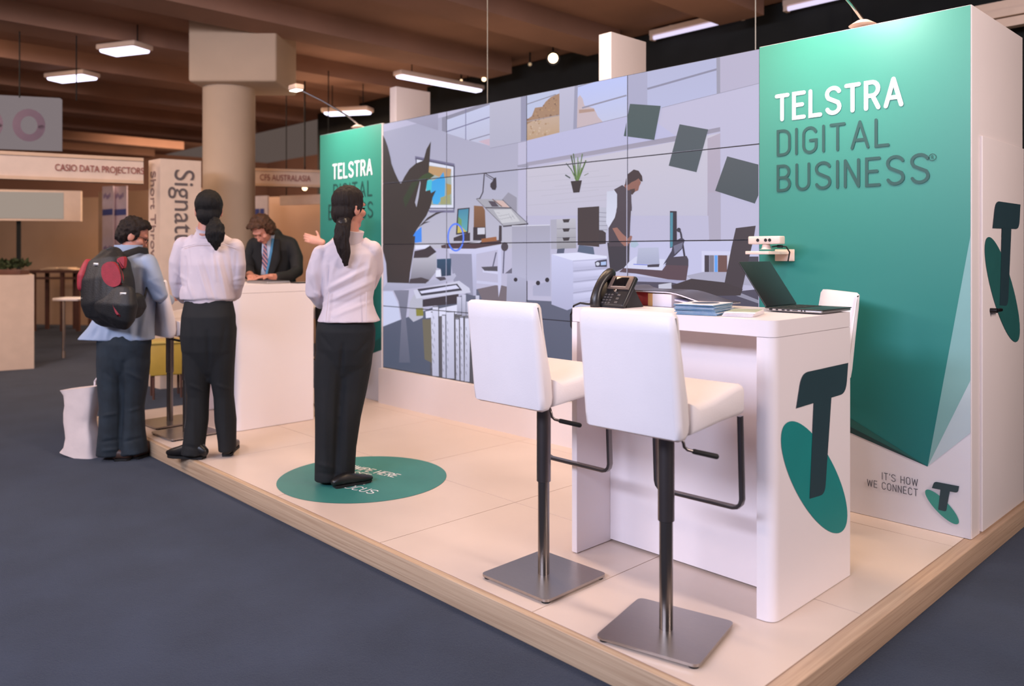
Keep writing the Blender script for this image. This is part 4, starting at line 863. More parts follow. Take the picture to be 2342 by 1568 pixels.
# ------------------------------------------------------------------ things on the plain counter
t = slab('laptop', -6.30, -6.00, 3.02, 3.23, ZT, .020, ALU, 'closed silver laptop under the man in the suit', 'laptop', R_(6), None, .004); part(MB().rbox((-.142, -.098, .0198), (.142, .098, .0235), .002), 'lid', mat('dark lid', (84, 80, 84), .35, .5), t)
slab('tablet', -6.03, -5.93, 3.255, 3.39, ZT, .010, BLK, 'dark tablet at the right end of the plain counter', 'tablet', R_(4))
slab('paper_sheet', -6.14, -5.96, 2.80, 2.93, ZT, .002, PAP, 'white sheet on the plain counter beside the silver laptop', 'paper', R_(8))
t = thing('laptop', 'small open laptop standing between the two people on the left', 'laptop', (-6.70, 2.98, ZT), R_(12))
part(MB().rbox((-.11, -.08, 0), (.11, .08, .012), .003), 'base', BLK, t); q = MB().rbox((-.11, 0, 0), (.11, .15, .006), .002); Mq = Matrix.Translation((0, .08, .012)) @ Matrix.Rotation(R_(82), 4, 'X'); q.v = [Mq @ v for v in q.v]; l = part(q, 'lid', BLK, t)
q = MB().box((-.1, .012, .0055), (.1, .14, .0068)); q.v = [Mq @ v for v in q.v]; part(q, 'screen', glow('dim blue screen', (70, 96, 124), .8), l)
# carrier bag on the carpet
t = thing('carrier_bag', 'white paper carrier bag standing on the carpet beside the jeans', 'bag', (-6.43, 1.80, CARPET), AZ - .25)
rr = random.Random(2); bag = MB(); rings = []
for k in range(11):
    z = .5 * k / 10; f = 1 - .18 * math.sin(math.pi * k / 10); rings.append((Vector((.012 * math.sin(k * .9), 0, z)), .135 * f + (.02 if k in (0, 10) else 0), .075 * f))
bag.loft(rings, 28, (1, 0, 0), False, 5.0)
for v in bag.v: v += Vector((0, 0, 1)) * 0 + Vector((noise.noise(v * 14) * .010, noise.noise(v * 14 + Vector((5, 5, 5))) * .010, 0))
part(bag, 'body', mat('bag paper', (222, 206, 202), .7, var=.05, bump=.25, bscale=14), t, 50)
part(MB().tube([(.06, .06, .48), (.07, .05, .54), (.10, .04, .57), (.13, .05, .54), (.12, .06, .48)], .007, 8, True), 'handle', PAP, t)
# ------------------------------------------------------------------ people
SKIN = mat('skin', (188, 128, 108), .5, var=.04, scale=20, bump=.03, bscale=200)
SKIN2 = mat('pale skin', (206, 150, 130), .5, var=.04, scale=20)
HAIRB = mat('black hair', (13, 10, 10), .62, spec=.25, var=.3, scale=60, stretch=(6, 6, 1), bump=.5, bscale=90)
HAIRBR = mat('brown hair', (30, 20, 17), .6, spec=.25, var=.4, scale=60, stretch=(6, 6, 1), bump=.5, bscale=90)
SHIRT = mat('white shirt cotton', (204, 190, 196), .8, var=.03, scale=6, bump=.12, bscale=300)
BLUESH = mat('light blue shirt cotton', (156, 170, 194), .8, var=.05, scale=6, bump=.12, bscale=300)
PINKSH = mat('pink shirt cotton', (216, 176, 170), .8, var=.03)
TROU = mat('black trousers', (16, 18, 21), .85, var=.15, scale=10, bump=.15, bscale=300)
JEANS = mat('dark jeans', (31, 41, 50), .85, var=.25, scale=14, bump=.25, bscale=260)
SUIT = mat('charcoal suit wool', (20, 19, 20), .8, var=.15, scale=10, bump=.15, bscale=300)
SHOE = mat('black shoe leather', (24, 22, 22), .4, var=.1)
SHOEB = mat('brown shoe leather', (70, 50, 42), .5, var=.1)
EYEM = mat('eye', (40, 28, 24), .15); LIP = mat('lips', (158, 84, 78), .5)

def solidify(mb, voxel, smooth, name, m, parent, disp=None, post=None):
    me = mb.mesh(name, m); o = bpy.data.objects.new(name, me); COL.objects.link(o)
    r = o.modifiers.new('r', 'REMESH'); r.mode = 'VOXEL'; r.voxel_size = voxel; r.use_smooth_shade = True
    if smooth: s_ = o.modifiers.new('s', 'SMOOTH'); s_.factor = .5; s_.iterations = smooth
    dg = bpy.context.evaluated_depsgraph_get(); dg.update()
    nm = bpy.data.meshes.new_from_object(o.evaluated_get(dg)); bpy.data.objects.remove(o)
    if post:
        for v in nm.vertices: v.co = post(v.co.copy())
    if disp:
        nrm = [v.normal.copy() for v in nm.vertices]
        for v, n in zip(nm.vertices, nrm): v.co += n * disp(v.co)
    nm.materials.clear(); nm.materials.append(m); nm.polygons.foreach_set('use_smooth', [True] * len(nm.polygons)); nm.update()
    q = bpy.data.objects.new(name, nm); COL.objects.link(q); q.parent = parent; q.matrix_parent_inverse = base_matrix(parent).inverted(); return q

def folds(amp, f=9.0, tilt=(0.0, 0.0)):
    def d(p):
        q = Vector(((p.x + p.z * tilt[0]) * f, (p.y + p.z * tilt[1]) * f, p.z * f * .35))
        r = 1 - abs(noise.noise(q)) * 2
        return amp * (r * .55 + .45 * noise.noise(q * 2.3))
    return d

class Fig:
    """one person laid out around a point; sizes in metres, P() turns a picture spot at a depth into a place"""
    def __init__(s, label, D, foot_u, z0, pose):
        s.D = D; s.k = D / FPX; s.z0 = z0
        p = at_d(foot_u, V0, D); s.t = thing('person', label, 'person', (p.x, p.y, z0)); s.body = MB(); s.rgt = RGT; s.fwd = FWD
    def P(s, u, v, dd=0):
        # picture spot, kept at the scale of the figure's own depth and then pushed back by dd metres
        return at_d(u, v, s.D) + ray(u) * dd * .999 + UP * ((V0 - v) / FPX * dd)
    def rings(s, rows, grow=0):
        return [(s.P(r[0], r[1], r[2] if len(r) > 2 else 0), r[3] * s.k + grow, (r[4] if len(r) > 4 else r[3] * s.k) + grow) for r in rows]
    def torso(s, mb, rows, grow=0, power=2.3, n=32, cap='a'): mb.loft(s.rings(rows, grow), n, RGT, cap, power, -UP)
    def limb(s, mb, rows, grow=0, n=18, cap=True): mb.loft(s.rings(rows, grow), n, RGT, cap)

def head(fig, c, face, tilt=0., roll=0., s=1.0, skin=None):
    """skull, jaw, nose, ears, brow, lips added to the body; returns the head's frame"""
    f = Vector(face).normalized(); f.z = 0; f.normalize(); r = f.cross(UP); M = Matrix.Rotation(-tilt, 3, r) if tilt else Matrix.Identity(3)
    f = M @ f; u = M @ UP; b = fig.body; ax = (r, f, u); c = Vector(c)
    at = lambda x, y, z: c + (r * x + f * y + u * z) * s
    R3 = lambda *q: tuple(v * s for v in q)
    b.ell(at(0, -.012, .03), ax, R3(.076, .096, .092)); b.ell(at(0, .022, -.045), ax, R3(.058, .068, .074)); b.ell(at(0, .060, -.098), ax, R3(.026, .026, .022))
    b.ell(at(0, .092, -.022), ax, R3(.012, .016, .026)); b.ell(at(0, .100, -.038), ax, R3(.017, .016, .011)); b.ell(at(0, .076, .022), ax, R3(.05, .020, .014))
    b.ell(at(0, .084, -.064), ax, R3(.024, .010, .010)); b.ell(at(-.045, .055, -.03), ax, R3(.022, .028, .022)); b.ell(at(.045, .055, -.03), ax, R3(.022, .028, .022))
    for e in (-1, 1): b.ell(at(e * .078, -.012, -.02), ax, R3(.011, .024, .033)); b.ell(at(e * .082, -.016, .0), ax, R3(.008, .020, .014))
    return dict(c=c, r=r, f=f, u=u, s=s, at=at)
def face_parts(fig, h, brow, eye=True):
    ax = (h['r'], h['f'], h['u'])
    for e in (-1, 1):
        MB().ell(h['at'](e * .030, .0835, .000), ax, (.011, .006, .005), 12, 8).build('eye', EYEM, fig.t, 180)
        MB().loft([(h['at'](e * .014, .089, .022), .004, .003), (h['at'](e * .030, .085, .027), .004, .003), (h['at'](e * .042, .076, .023), .003, .002)], 8, h['f']).build('eyebrow', brow, fig.t, 180)
    MB().loft([(h['at'](-.022, .090, -.064), .004, .004), (h['at'](0, .0955, -.062), .006, .005), (h['at'](.022, .090, -.064), .004, .004)], 8, h['f']).build('mouth', LIP, fig.t, 180)
def strands(amp, f=70):
    def d(p): return amp * (noise.noise(Vector((p.x * f, p.y * f, p.z * f * .18))) + .5 * noise.noise(Vector((p.x * f * 2, p.y * f * 2, p.z * f * .3))))
    return d
def trim_face(h, zlim, ylim=.045):
    def g(p):
        d = p - h['c']; y = d.dot(h['f']); z = d.dot(h['u'])
        lim = ylim if z < zlim else ylim + (z - zlim) * 1.2
        if y > lim: p = p - h['f'] * (y - lim)
        return p
    return g
def hand(fig, wrist, d, nrm, thumb, curl=.5, s=1.0, spread=.06):
    """palm, four unequal jointed fingers and a thumb from the side of the palm"""
    b = fig.body; w = Vector(wrist); d = Vector(d).normalized(); n = Vector(nrm); n = (n - d * n.dot(d)).normalized(); sd = Vector(thumb); sd = (sd - d * sd.dot(d) - n * sd.dot(n)).normalized()
    b.loft([(w - d * .02, .027 * s, .019 * s), (w + d * .02, .032 * s, .017 * s), (w + d * .055 * s, .040 * s, .015 * s), (w + d * .085 * s, .040 * s, .013 * s)], 16, sd)
    for k, (off, ln) in enumerate(((.030, .072), (.010, .080), (-.010, .074), (-.029, .058))):
        q = w + d * .088 * s + sd * off * s; a = d + sd * (off * spread * 18); a.normalize(); pts = [(q - a * .012, .0095 * s, .0095 * s)]; ang = curl * (.5 + .1 * k)
        for seg, rr_ in ((.45, .0088), (.30, .0080), (.25, .0068)):
            a = (a * math.cos(ang) - n * math.sin(ang)).normalized(); q = q + a * ln * seg * s; pts.append((q, rr_ * s, rr_ * s))
        b.loft(pts, 12, sd)
    q = w + d * .025 * s + sd * .030 * s; a = (d * .55 + sd * .8 - n * .15).normalized(); pts = [(q - a * .01, .012 * s, .012 * s)]
    for seg, rr_ in ((.038, .0105), (.028, .0088)):
        q = q + a * seg * s; pts.append((q, rr_ * s, rr_ * s)); a = (a + d * .35 - n * curl * .4).normalized()
    b.loft(pts, 12, n)
def shoe(fig, heel, toe, m, h=.055, w=.042, heel_h=.0):
    a = Vector(heel); b = Vector(toe); d = (b - a); ln = d.length; d.normalize(); z = fig.z0
    t = MB(); rr_ = []
    for k, (q, ww, hh) in enumerate(((.0, .6, .75), (.08, .78, 1.0), (.3, .85, 1.25), (.5, .95, 1.0), (.72, 1.08, .72), (.9, .85, .55), (1.0, .45, .40))):
        hh_ = h * hh * .5; c = a + d * ln * q; rr_.append((Vector((c.x, c.y, z + .013 + hh_)), w * ww, hh_))
    t.loft(rr_, 18, d.cross(UP), True, 2.6); o = t.build('shoe', m, fig.t, 70)
    sole = MB(); L_ = []; s_ = d.cross(UP)
    for q, ww in ((0, .62), (.1, .8), (.3, .72), (.5, .78), (.75, 1.02), (.92, .8), (1.0, .4)): L_.append((a + d * ln * q, ww * w))
    pts = [Vector((c.x, c.y, z + .001)) + s_ * x for c, x in L_] + [Vector((c.x, c.y, z + .001)) - s_ * x for c, x in L_[::-1]]
    sole.prism(pts, (0, 0, .016)).build('sole', mat('sole rubber', (18, 17, 17), .7), o, 40)
def finish(fig, vox=.006, skin=None): return solidify(fig.body, vox, 4, 'body', skin or SKIN, fig.t)
def dress(fig, name, mb, m, vox=.008, smooth=6, amp=.006, f=9.0, tilt=(0, 0), lines=()):
    base = folds(amp, f, tilt); k = fig.k
    def d(p):
        o = base(p); x = p - Vector((0, 0, EYE)); D = x.dot(FWD)
        if D > fig.D + .09: return o
        u = CX + FPX * x.dot(RGT) / D; v = V0 - FPX * x.z / D
        for u0, v0, u1, v1, wd, am in lines:
            L2 = (u1 - u0) ** 2 + (v1 - v0) ** 2; t = ((u - u0) * (u1 - u0) + (v - v0) * (v1 - v0)) / L2
            if -.15 < t < 1.15:
                tt = max(0, min(1, t)); e = math.hypot(u - u0 - tt * (u1 - u0), v - v0 - tt * (v1 - v0)) / wd
                if e < 3: o += am * math.exp(-e * e) * math.sin(math.pi * (.12 + .76 * tt))
        return o
    return solidify(mb, vox, smooth, name, m, fig.t, d)

# ---- woman on the round sticker, seen from behind
w = Fig('person in white blouse with long ponytail standing on the round teal sticker', 4.78, 780, 0, 0)
h = head(w, w.P(800, 474), FWD * .8 + RGT * .62, .05, 0, 1.0)
w.limb(w.body, [(800, 505, .01, 21), (801, 535, 0, 20), (800, 562, .03, 19)])
T = [(800, 548, .02, 26, .05), (797, 566, .02, 54, .075), (797, 582, .02, 63, .095), (797, 605, .03, 66, .115), (797, 650, .03, 60, .115), (797, 688, .03, 55, .105), (797, 715, .02, 62, .12), (798, 734, .02, 71, .135)]
w.torso(w.body, [(a, b, c, d - 5, e - .012) for a, b, c, d, e in T])
PEL = [(790, 722, .03, 60, .105), (791, 755, .02, 67, .122), (790, 795, .03, 66, .12), (788, 830, .04, 58, .105), (788, 855, .05, 44, .08), (788, 872, .05, 22, .04)]
LG1 = [(764, 770, .03, 38, .10), (758, 830, .03, 37, .10), (753, 890, .03, 33, .092), (752, 950, .02, 31, .085), (751, 1020, .02, 29, .08), (750, 1096, .02, 29, .088)]
LG2 = [(817, 770, .05, 39, .10), (813, 830, .06, 37, .10), (805, 890, .07, 34, .092), (795, 950, .06, 31, .085), (787, 1020, .05, 28, .08), (781, 1100, .04, 28, .09)]
w.torso(w.body, PEL[:3], -.016)
for l in (LG1, LG2): w.limb(w.body, l[:-1], -.014)
AL = [(736, 582, .01, 22, .06), (724, 625, .01, 24, .062), (721, 668, .03, 22, .058), (735, 688, .10, 19, .05), (765, 690, .22, 15, .04)]
AR = [(852, 572, .03, 21, .06), (858, 615, .10, 19, .055), (846, 650, .20, 17, .05), (815, 655, .28, 15, .04)]
for a in (AL, AR): w.limb(w.body, a, -.008)
hand(w, w.P(770, 688, .25), RGT * 1 + FWD * .3, FWD, UP, .3); hand(w, w.P(812, 655, .30), -RGT + FWD * .1, FWD, UP, .3)
finish(w, .006); face_parts(w, h, HAIRB)
b = MB(); w.torso(b, T); w.limb(b, AL); w.limb(b, AR); w.limb(b, [(738, 583, .02, 17, .055), (766, 566, .02, 19, .055), (800, 556, .02, 24, .055), (830, 560, .02, 19, .055), (852, 572, .03, 16, .052)])
b.loft(w.rings([(802, 556, .03, 32, .064), (803, 540, .02, 25, .060), (804, 528, .01, 23, .058)]), 24, RGT, False)
sh = dress(w, 'blouse', b, SHIRT, .006, 4, .004, 9, (-.9, -.3), [(742, 694, 856, 640, 5, .010), (744, 676, 846, 628, 5, -.008), (746, 662, 842, 612, 5, .009), (756, 710, 850, 664, 5, -.007), (760, 645, 832, 606, 5, -.006), (764, 722, 862, 684, 5, .007), (752, 600, 748, 664, 4, -.012), (770, 590, 756, 640, 5, .006), (846, 590, 838, 640, 5, .007), (712, 600, 730, 690, 6, .006), (706, 640, 726, 690, 5, -.006), (716, 668, 742, 676, 4, .006), (830, 580, 805, 640, 6, .005)])
b = MB(); b.loft(w.rings([(802, 553, .015, 31, .068), (804, 538, .005, 26, .064), (806, 526, 0, 27, .066)]), 28, RGT, False); cl = b.build('collar', SHIRT, sh, 60)
for u0, u1 in ((745, 752), (838, 838)): MB().tube([w.P(u1, 668, -.09), w.P((u0 + u1) / 2, 700, -.10), w.P(u0, 734, -.125)], .0022, 6, True).build('seam', SHIRT, sh)
b = MB(); w.torso(b, PEL, 0, 2.3, 32, True); w.limb(b, LG1, 0, 18, 'a'); w.limb(b, LG2, 0, 18, 'a'); dress(w, 'trousers', b, TROU, .007, 4, .004, 6.0, (0, 0), [(783, 790, 780, 850, 5, -.012), (775, 860, 768, 1080, 6, -.010), (742, 900, 744, 1080, 6, .006), (795, 880, 792, 1080, 6, .006), (730, 760, 760, 800, 5, -.005), (850, 770, 815, 810, 5, -.005), (728, 1060, 765, 1070, 5, .006), (728, 1080, 790, 1090, 5, -.006)])
shoe(w, on_z(740, 1104), on_z(800, 1092), SHOE); shoe(w, on_z(765, 1116), on_z(848, 1100), SHOE)
b = MB(); ax = (h['r'], h['f'], h['u'])
b.ell(h['at'](0, -.014, .034), ax, (.088, .107, .098)); b.ell(h['at'](0, -.055, -.035), ax, (.076, .062, .075)); b.ell(h['at'](-.062, -.01, -.01), ax, (.026, .05, .06)); b.ell(h['at'](.064, -.01, -.0), ax, (.026, .045, .05))
hr = solidify(b, .006, 4, 'hair', HAIRBR, w.t, strands(.004), trim_face(h, .055, .035))
b = MB(); w.limb(b, [(787, 505, -.09, 16, .03), (784, 520, -.115, 17, .034), (781, 545, -.13, 18, .034), (785, 568, -.13, 15, .03), (790, 588, -.125, 11, .022), (791, 604, -.12, 5, .012)])
solidify(b, .005, 2, 'ponytail', HAIRBR, hr, strands(.006, 90))
MB().loft(w.rings([(786, 508, -.10, 14, .03), (785, 514, -.108, 14, .03)]), 16, RGT).build('hair_tie', BLK, hr)

# ---- visitor in white shirt and black trousers, short ponytail
w = Fig('person in untucked white shirt with short ponytail at the floor edge', 5.40, 480, 0, 0)
h = head(w, w.P(478, 479), FWD * .92 - RGT * .25, .12, 0, 1.0)
w.limb(w.body, [(474, 510, .01, 19), (472, 535, 0, 20), (474, 556, .02, 19)])
T = [(475, 540, .02, 30, .06), (477, 556, .02, 54, .085), (478, 572, .02, 62, .105), (478, 605, .02, 62, .125), (477, 645, .02, 59, .125), (474, 670, .02, 60, .13), (475, 684, .02, 60, .13)]
w.torso(w.body, [(a, b, c, d - 5, e - .012) for a, b, c, d, e in T])
PEL = [(477, 682, .02, 51, .11), (477, 722, .0, 59, .13), (476, 765, .0, 61, .13), (476, 800, .01, 59, .122), (478, 828, .02, 50, .10), (479, 850, .02, 36, .07), (479, 862, .02, 18, .04)]
LG1 = [(450, 750, .01, 34, .10), (450, 810, .01, 32, .10), (452, 855, .02, 28, .095), (454, 905, .03, 23, .08), (451, 960, .02, 24, .078), (444, 1010, .0, 24, .08), (441, 1040, -.01, 25, .088)]
LG2 = [(506, 750, .02, 34, .10), (506, 810, .02, 31, .10), (508, 855, .04, 27, .095), (512, 905, .05, 22, .08), (516, 960, .05, 24, .075), (519, 1005, .04, 20, .07), (520, 1030, .04, 19, .07)]
w.torso(w.body, PEL[:3], -.016)
for l in (LG1, LG2): w.limb(w.body, l[:-1], -.012)
AL = [(420, 562, .02, 21, .062), (408, 600, .02, 21, .062), (406, 640, .04, 18, .055), (410, 668, .08, 16, .05), (424, 682, .16, 14, .04), (445, 680, .28, 12, .035)]
AR = [(536, 566, .02, 21, .062), (544, 605, .02, 18, .058), (542, 645, .05, 16, .052), (536, 672, .12, 15, .045), (515, 676, .26, 12, .035)]
for a in (AL, AR): w.limb(w.body, a, -.007)
hand(w, w.P(446, 680, .29), FWD + RGT * .5, -UP, RGT, .4); hand(w, w.P(512, 676, .27), FWD - RGT * .5, -UP, -RGT, .4)
finish(w, .006); face_parts(w, h, HAIRB)
b = MB(); w.torso(b, T); w.limb(b, AL[:5]); w.limb(b, AR[:4] + [(528, 676, .17, 14, .042)]); w.limb(b, [(420, 566, .02, 17, .055), (446, 552, .02, 18, .058), (475, 544, .02, 24, .06), (506, 552, .02, 18, .058), (536, 568, .02, 16, .055)])
b.loft(w.rings([(474, 548, .02, 30, .066), (473, 534, .01, 23, .062), (474, 526, .01, 21, .060)]), 24, RGT, False)
b.loft(w.rings([(475, 675, .02, 60, .13), (474, 689, .02, 52, .118)]), 30, RGT)
sh = dress(w, 'shirt', b, SHIRT, .006, 4, .005, 9.0, (.35, .0), [(452, 600, 478, 690, 4, .009), (463, 590, 492, 684, 4, -.008), (486, 572, 494, 640, 4, .008), (498, 590, 518, 684, 4, .009), (508, 580, 532, 676, 4, -.007), (430, 560, 436, 620, 4, -.007), (424, 590, 426, 660, 4, -.012), (540, 580, 538, 640, 4, -.008), (428, 640, 446, 690, 4, .008), (400, 620, 424, 640, 4, .006), (402, 650, 422, 655, 4, -.007), (440, 688, 500, 684, 3, -.008), (530, 640, 556, 634, 4, .006), (528, 655, 552, 655, 4, -.006)])
MB().loft(w.rings([(474, 542, .012, 27, .066), (474, 531, .008, 24, .065), (474, 522, 0, 25, .067)]), 28, RGT, False).build('collar', SHIRT, sh, 60)
MB().tube([w.P(415, 566, -.075), w.P(445, 558, -.10), w.P(478, 557, -.112), w.P(512, 558, -.10), w.P(540, 568, -.07)], .0022, 6, True).build('seam', SHIRT, sh)
b = MB(); w.torso(b, PEL, 0, 2.3, 32, True); w.limb(b, LG1, 0, 18, 'a'); w.limb(b, LG2, 0, 18, 'a'); dress(w, 'trousers', b, TROU, .007, 4, .004, 6.0, (0, 0), [(474, 760, 478, 840, 5, -.010), (436, 740, 446, 800, 5, -.006), (516, 740, 508, 800, 5, -.006), (436, 880, 470, 895, 4, .006), (496, 880, 528, 890, 4, .006), (440, 900, 444, 1020, 5, .006), (514, 910, 516, 1010, 5, .006), (424, 1020, 462, 1026, 4, -.006)])
shoe(w, on_z(467, 1049), on_z(386, 1044), SHOE, .085, .045); shoe(w, on_z(518, 1044), on_z(537, 1018), SHOE, .07, .045)
b = MB(); ax = (h['r'], h['f'], h['u'])
b.ell(h['at'](0, -.014, .034), ax, (.090, .108, .100)); b.ell(h['at'](0, -.050, -.045), ax, (.076, .058, .072)); b.ell(h['at'](.064, -.02, .0), ax, (.024, .05, .05)); b.ell(h['at'](-.060, -.03, .01), ax, (.026, .05, .05))
hr = solidify(b, .006, 4, 'hair', HAIRB, w.t, strands(.003), trim_face(h, .055, .035))
b = MB(); w.limb(b, [(490, 506, -.08, 13, .028), (491, 518, -.105, 20, .035), (492, 535, -.12, 23, .04), (493, 550, -.12, 17, .034), (494, 563, -.115, 8, .02), (494, 571, -.11, 3, .01)])
solidify(b, .005, 2, 'ponytail', HAIRB, hr, strands(.006, 90)); MB().loft(w.rings([(490, 508, -.085, 11, .024), (490, 513, -.092, 11, .024)]), 16, RGT).build('hair_tie', TROU, hr)

# ---- visitor with the backpack, on the carpet
w = Fig('person in light blue shirt and jeans wearing a black and red backpack', 5.80, 285, CARPET, 0)
h = head(w, w.P(306, 538, .02), FWD * .45 + RGT * .90, .42, 0, 1.0)
w.limb(w.body, [(300, 560, .02, 20), (296, 578, .0, 21), (294, 596, .01, 21)])
T = [(296, 576, .01, 28, .07), (296, 592, .01, 48, .10), (297, 610, .01, 55, .12), (297, 640, .02, 56, .13), (296, 680, .02, 57, .13), (288, 715, .01, 63, .13), (278, 745, .0, 72, .125), (266, 776, -.01, 86, .11)]
w.torso(w.body, [(min(a, 296) if b < 700 else 286, b, c, min(d, 54) - 6, min(e, .14) - .012) for a, b, c, d, e in T])
PEL = [(286, 748, .0, 55, .115), (284, 785, .0, 59, .12), (283, 815, .01, 55, .115), (282, 845, .01, 42, .085), (282, 864, .01, 22, .05)]
LG1 = [(258, 780, .0, 32, .115), (256, 830, .0, 31, .115), (255, 880, .0, 28, .105), (256, 930, -.01, 26, .095), (255, 985, -.01, 27, .1), (254, 1038, -.01, 29, .11)]
LG2 = [(309, 780, .02, 32, .115), (308, 830, .02, 32, .115), (306, 880, .04, 29, .105), (301, 930, .04, 26, .095), (302, 985, .03, 27, .1), (306, 1036, .02, 30, .11)]
w.torso(w.body, PEL[:3], -.016)
for l in (LG1, LG2): w.limb(w.body, l[:-1], -.014)
AR = [(338, 600, .0, 20, .065), (352, 640, -.02, 20, .065), (366, 675, .0, 17, .055), (380, 688, .10, 14, .045), (392, 684, .24, 11, .036)]
AL = [(262, 600, .05, 20, .065), (262, 640, .14, 19, .06), (285, 672, .24, 16, .05), (330, 680, .34, 13, .04)]
for a in (AR, AL): w.limb(w.body, a, -.007)
hand(w, w.P(394, 684, .27), FWD + RGT * .3, -UP, -RGT, .5); hand(w, w.P(334, 680, .36), RGT + FWD * .6, -UP, FWD, .5)
finish(w, .0065); face_parts(w, h, HAIRBR)
b = MB(); w.torso(b, T); w.limb(b, AR[:4] + [(386, 686, .17, 13, .042)]); w.limb(b, AL); w.limb(b, [(264, 600, .03, 18, .06), (296, 582, .01, 24, .07), (336, 600, .0, 18, .06)])
b.loft(w.rings([(295, 586, .01, 32, .08), (294, 570, .0, 28, .075)]), 24, RGT, False)
sh = dress(w, 'shirt', b, BLUESH, .007, 4, .005, 7, (.2, .0), [(326, 620, 330, 690, 5, -.010), (336, 690, 322, 770, 6, .010), (316, 730, 312, 775, 6, -.010), (300, 740, 300, 776, 6, .010), (250, 745, 244, 778, 6, .009), (222, 750, 212, 772, 6, -.010), (340, 640, 372, 660, 5, .006), (345, 660, 375, 680, 5, -.007)])
MB().loft(w.rings([(296, 582, .01, 34, .085), (294, 568, .0, 30, .08), (294, 560, .0, 31, .08)]), 28, RGT, False).build('collar', BLUESH, sh, 60)
b = MB(); w.torso(b, PEL, 0, 2.3, 32, True); w.limb(b, LG1, 0, 18, 'a'); w.limb(b, LG2, 0, 18, 'a'); dress(w, 'jeans', b, JEANS, .007, 4, .006, 7.0, (0, 0), [(282, 830, 276, 1030, 5, -.014), (240, 850, 262, 870, 4, -.007), (290, 850, 326, 868, 4, .007), (296, 940, 322, 930, 4, .008), (236, 950, 268, 945, 4, .007), (234, 1010, 274, 1004, 4, -.008), (284, 1010, 326, 1000, 4, -.008), (236, 1030, 274, 1026, 4, .008), (300, 880, 296, 1000, 6, .006)])
gz = lambda u, v: on_z(u, v, CARPET)
shoe(w, gz(308, 1050), gz(366, 1030), SHOEB, .085, .048); shoe(w, gz(262, 1053), gz(300, 1050), SHOEB, .06, .045)
b = MB(); ax = (h['r'], h['f'], h['u'])
b.ell(h['at'](0, -.014, .036), ax, (.094, .112, .100)); b.ell(h['at'](0, -.06, -.02), ax, (.080, .058, .07)); b.ell(h['at'](.0, .02, .085), ax, (.075, .07, .045))
def curls(p): return .012 * noise.noise(p * 34) + .006 * noise.noise(p * 70)
hr = solidify(b, .006, 2, 'hair', HAIRBR, w.t, curls, trim_face(h, .045, .030))
g_ = MB()
for e in (-1, 1):
    V_ = [h['at'](e * .034 + .022 * math.cos(R_(a)), .098, -.002 + .017 * math.sin(R_(a))) for a in range(0, 361, 30)]; g_.tube(V_, .0022, 6)
    g_.tube([h['at'](e * .056, .096, .004), h['at'](e * .080, .05, .006), h['at'](e * .086, -.01, .0)], .002, 6)
g_.tube([h['at'](-.012, .10, .004), h['at'](0, .104, .008), h['at'](.012, .10, .004)], .002, 6)
g_.build('glasses', BLK, w.t, 60)

# backpack: hangs from the shoulders, a thing of its own
PK = mat('pack black nylon', (22, 22, 24), .6, var=.15, scale=30, bump=.2, bscale=120); PR = mat('pack red nylon', (150, 36, 50), .6, var=.12, scale=30, bump=.15, bscale=160); MET = mat('pale buckle', (206, 200, 196), .3, .6)
bk = thing('backpack', 'black backpack with red panels on the back of the blue shirt', 'backpack', w.P(260, 740, -.2)); P = w.P
def bag_(rows, m, name, par, vox=.008, pw=3.0, amp=.005):
    q = MB(); q.loft(w.rings(rows), 28, (RGT * .94 - FWD * .3 + UP * .0), True, pw); return solidify(q, vox, 5, name, m, par, folds(amp, 12))
bag_([(254, 582, -.16, 26, .05), (250, 600, -.20, 45, .09), (246, 640, -.23, 56, .115), (248, 688, -.25, 58, .12), (256, 710, -.24, 60, .11), (260, 722, -.22, 50, .085)], PK, 'body', bk)
bag_([(266, 668, -.33, 44, .05), (264, 695, -.35, 52, .065), (262, 718, -.34, 48, .06), (260, 728, -.32, 40, .045)], PK, 'pocket', bk)
bag_([(310, 684, -.20, 14, .06), (312, 700, -.20, 15, .07), (306, 716, -.20, 12, .06)], PK, 'side_pocket', bk)
def patch(pts, name, m, dd):
    q = [P(u, v, dd) for u, v in rounded(pts, 9, 4)]; MB().prism(q, FWD * .04).build(name, m, bk, 60)
patch([(232, 606), (250, 596), (266, 604), (277, 632), (276, 650), (258, 658), (240, 648), (231, 630)], 'red_panel', PR, -.378)
patch([(264, 592), (284, 584), (284, 604), (280, 618)], 'red_panel', PR, -.33)
bag_([(208, 602, -.20, 9, .05), (199, 632, -.225, 11, .07), (195, 660, -.235, 8, .06)], PR, 'side_panel', bk)
patch([(256, 692), (276, 716), (275, 722), (266, 722)], 'red_panel', PR, -.425)
for u, v, s_ in ((282, 672, 7), (220, 604, 6), (290, 704, 5), (191, 682, 4)): MB().obox(frame(RGT, UP, P(u, v, -.405 if v > 660 and u > 200 else -.30)), (s_ * 2 * w.k, s_ * w.k, .012), .004).build('buckle', MET, bk)
def strap(rows, wd, th=.006, nm='strap', n_=(-1, 0, 0)):
    MB().loft([(P(*r), wd, th) for r in rows], 10, UP, False, 4.0).build(nm, PK, bk, 50)
strap([(262, 592, -.20), (290, 580, -.14), (318, 571, -.09), (336, 574, .0), (340, 590, .11)], .024)
strap([(318, 712, -.18), (326, 692, -.16), (333, 672, -.12), (336, 655, -.03)], .012)
strap([(258, 610, -.355), (268, 602, -.34), (276, 624, -.36), (280, 648, -.37)], .010)
MB().tube([P(240, 582, -.19), P(246, 570, -.19), P(256, 566, -.19), (P(266, 570, -.18)), P(272, 580, -.17)], .009, 10, True).build('grab_handle', PK, bk, 60)

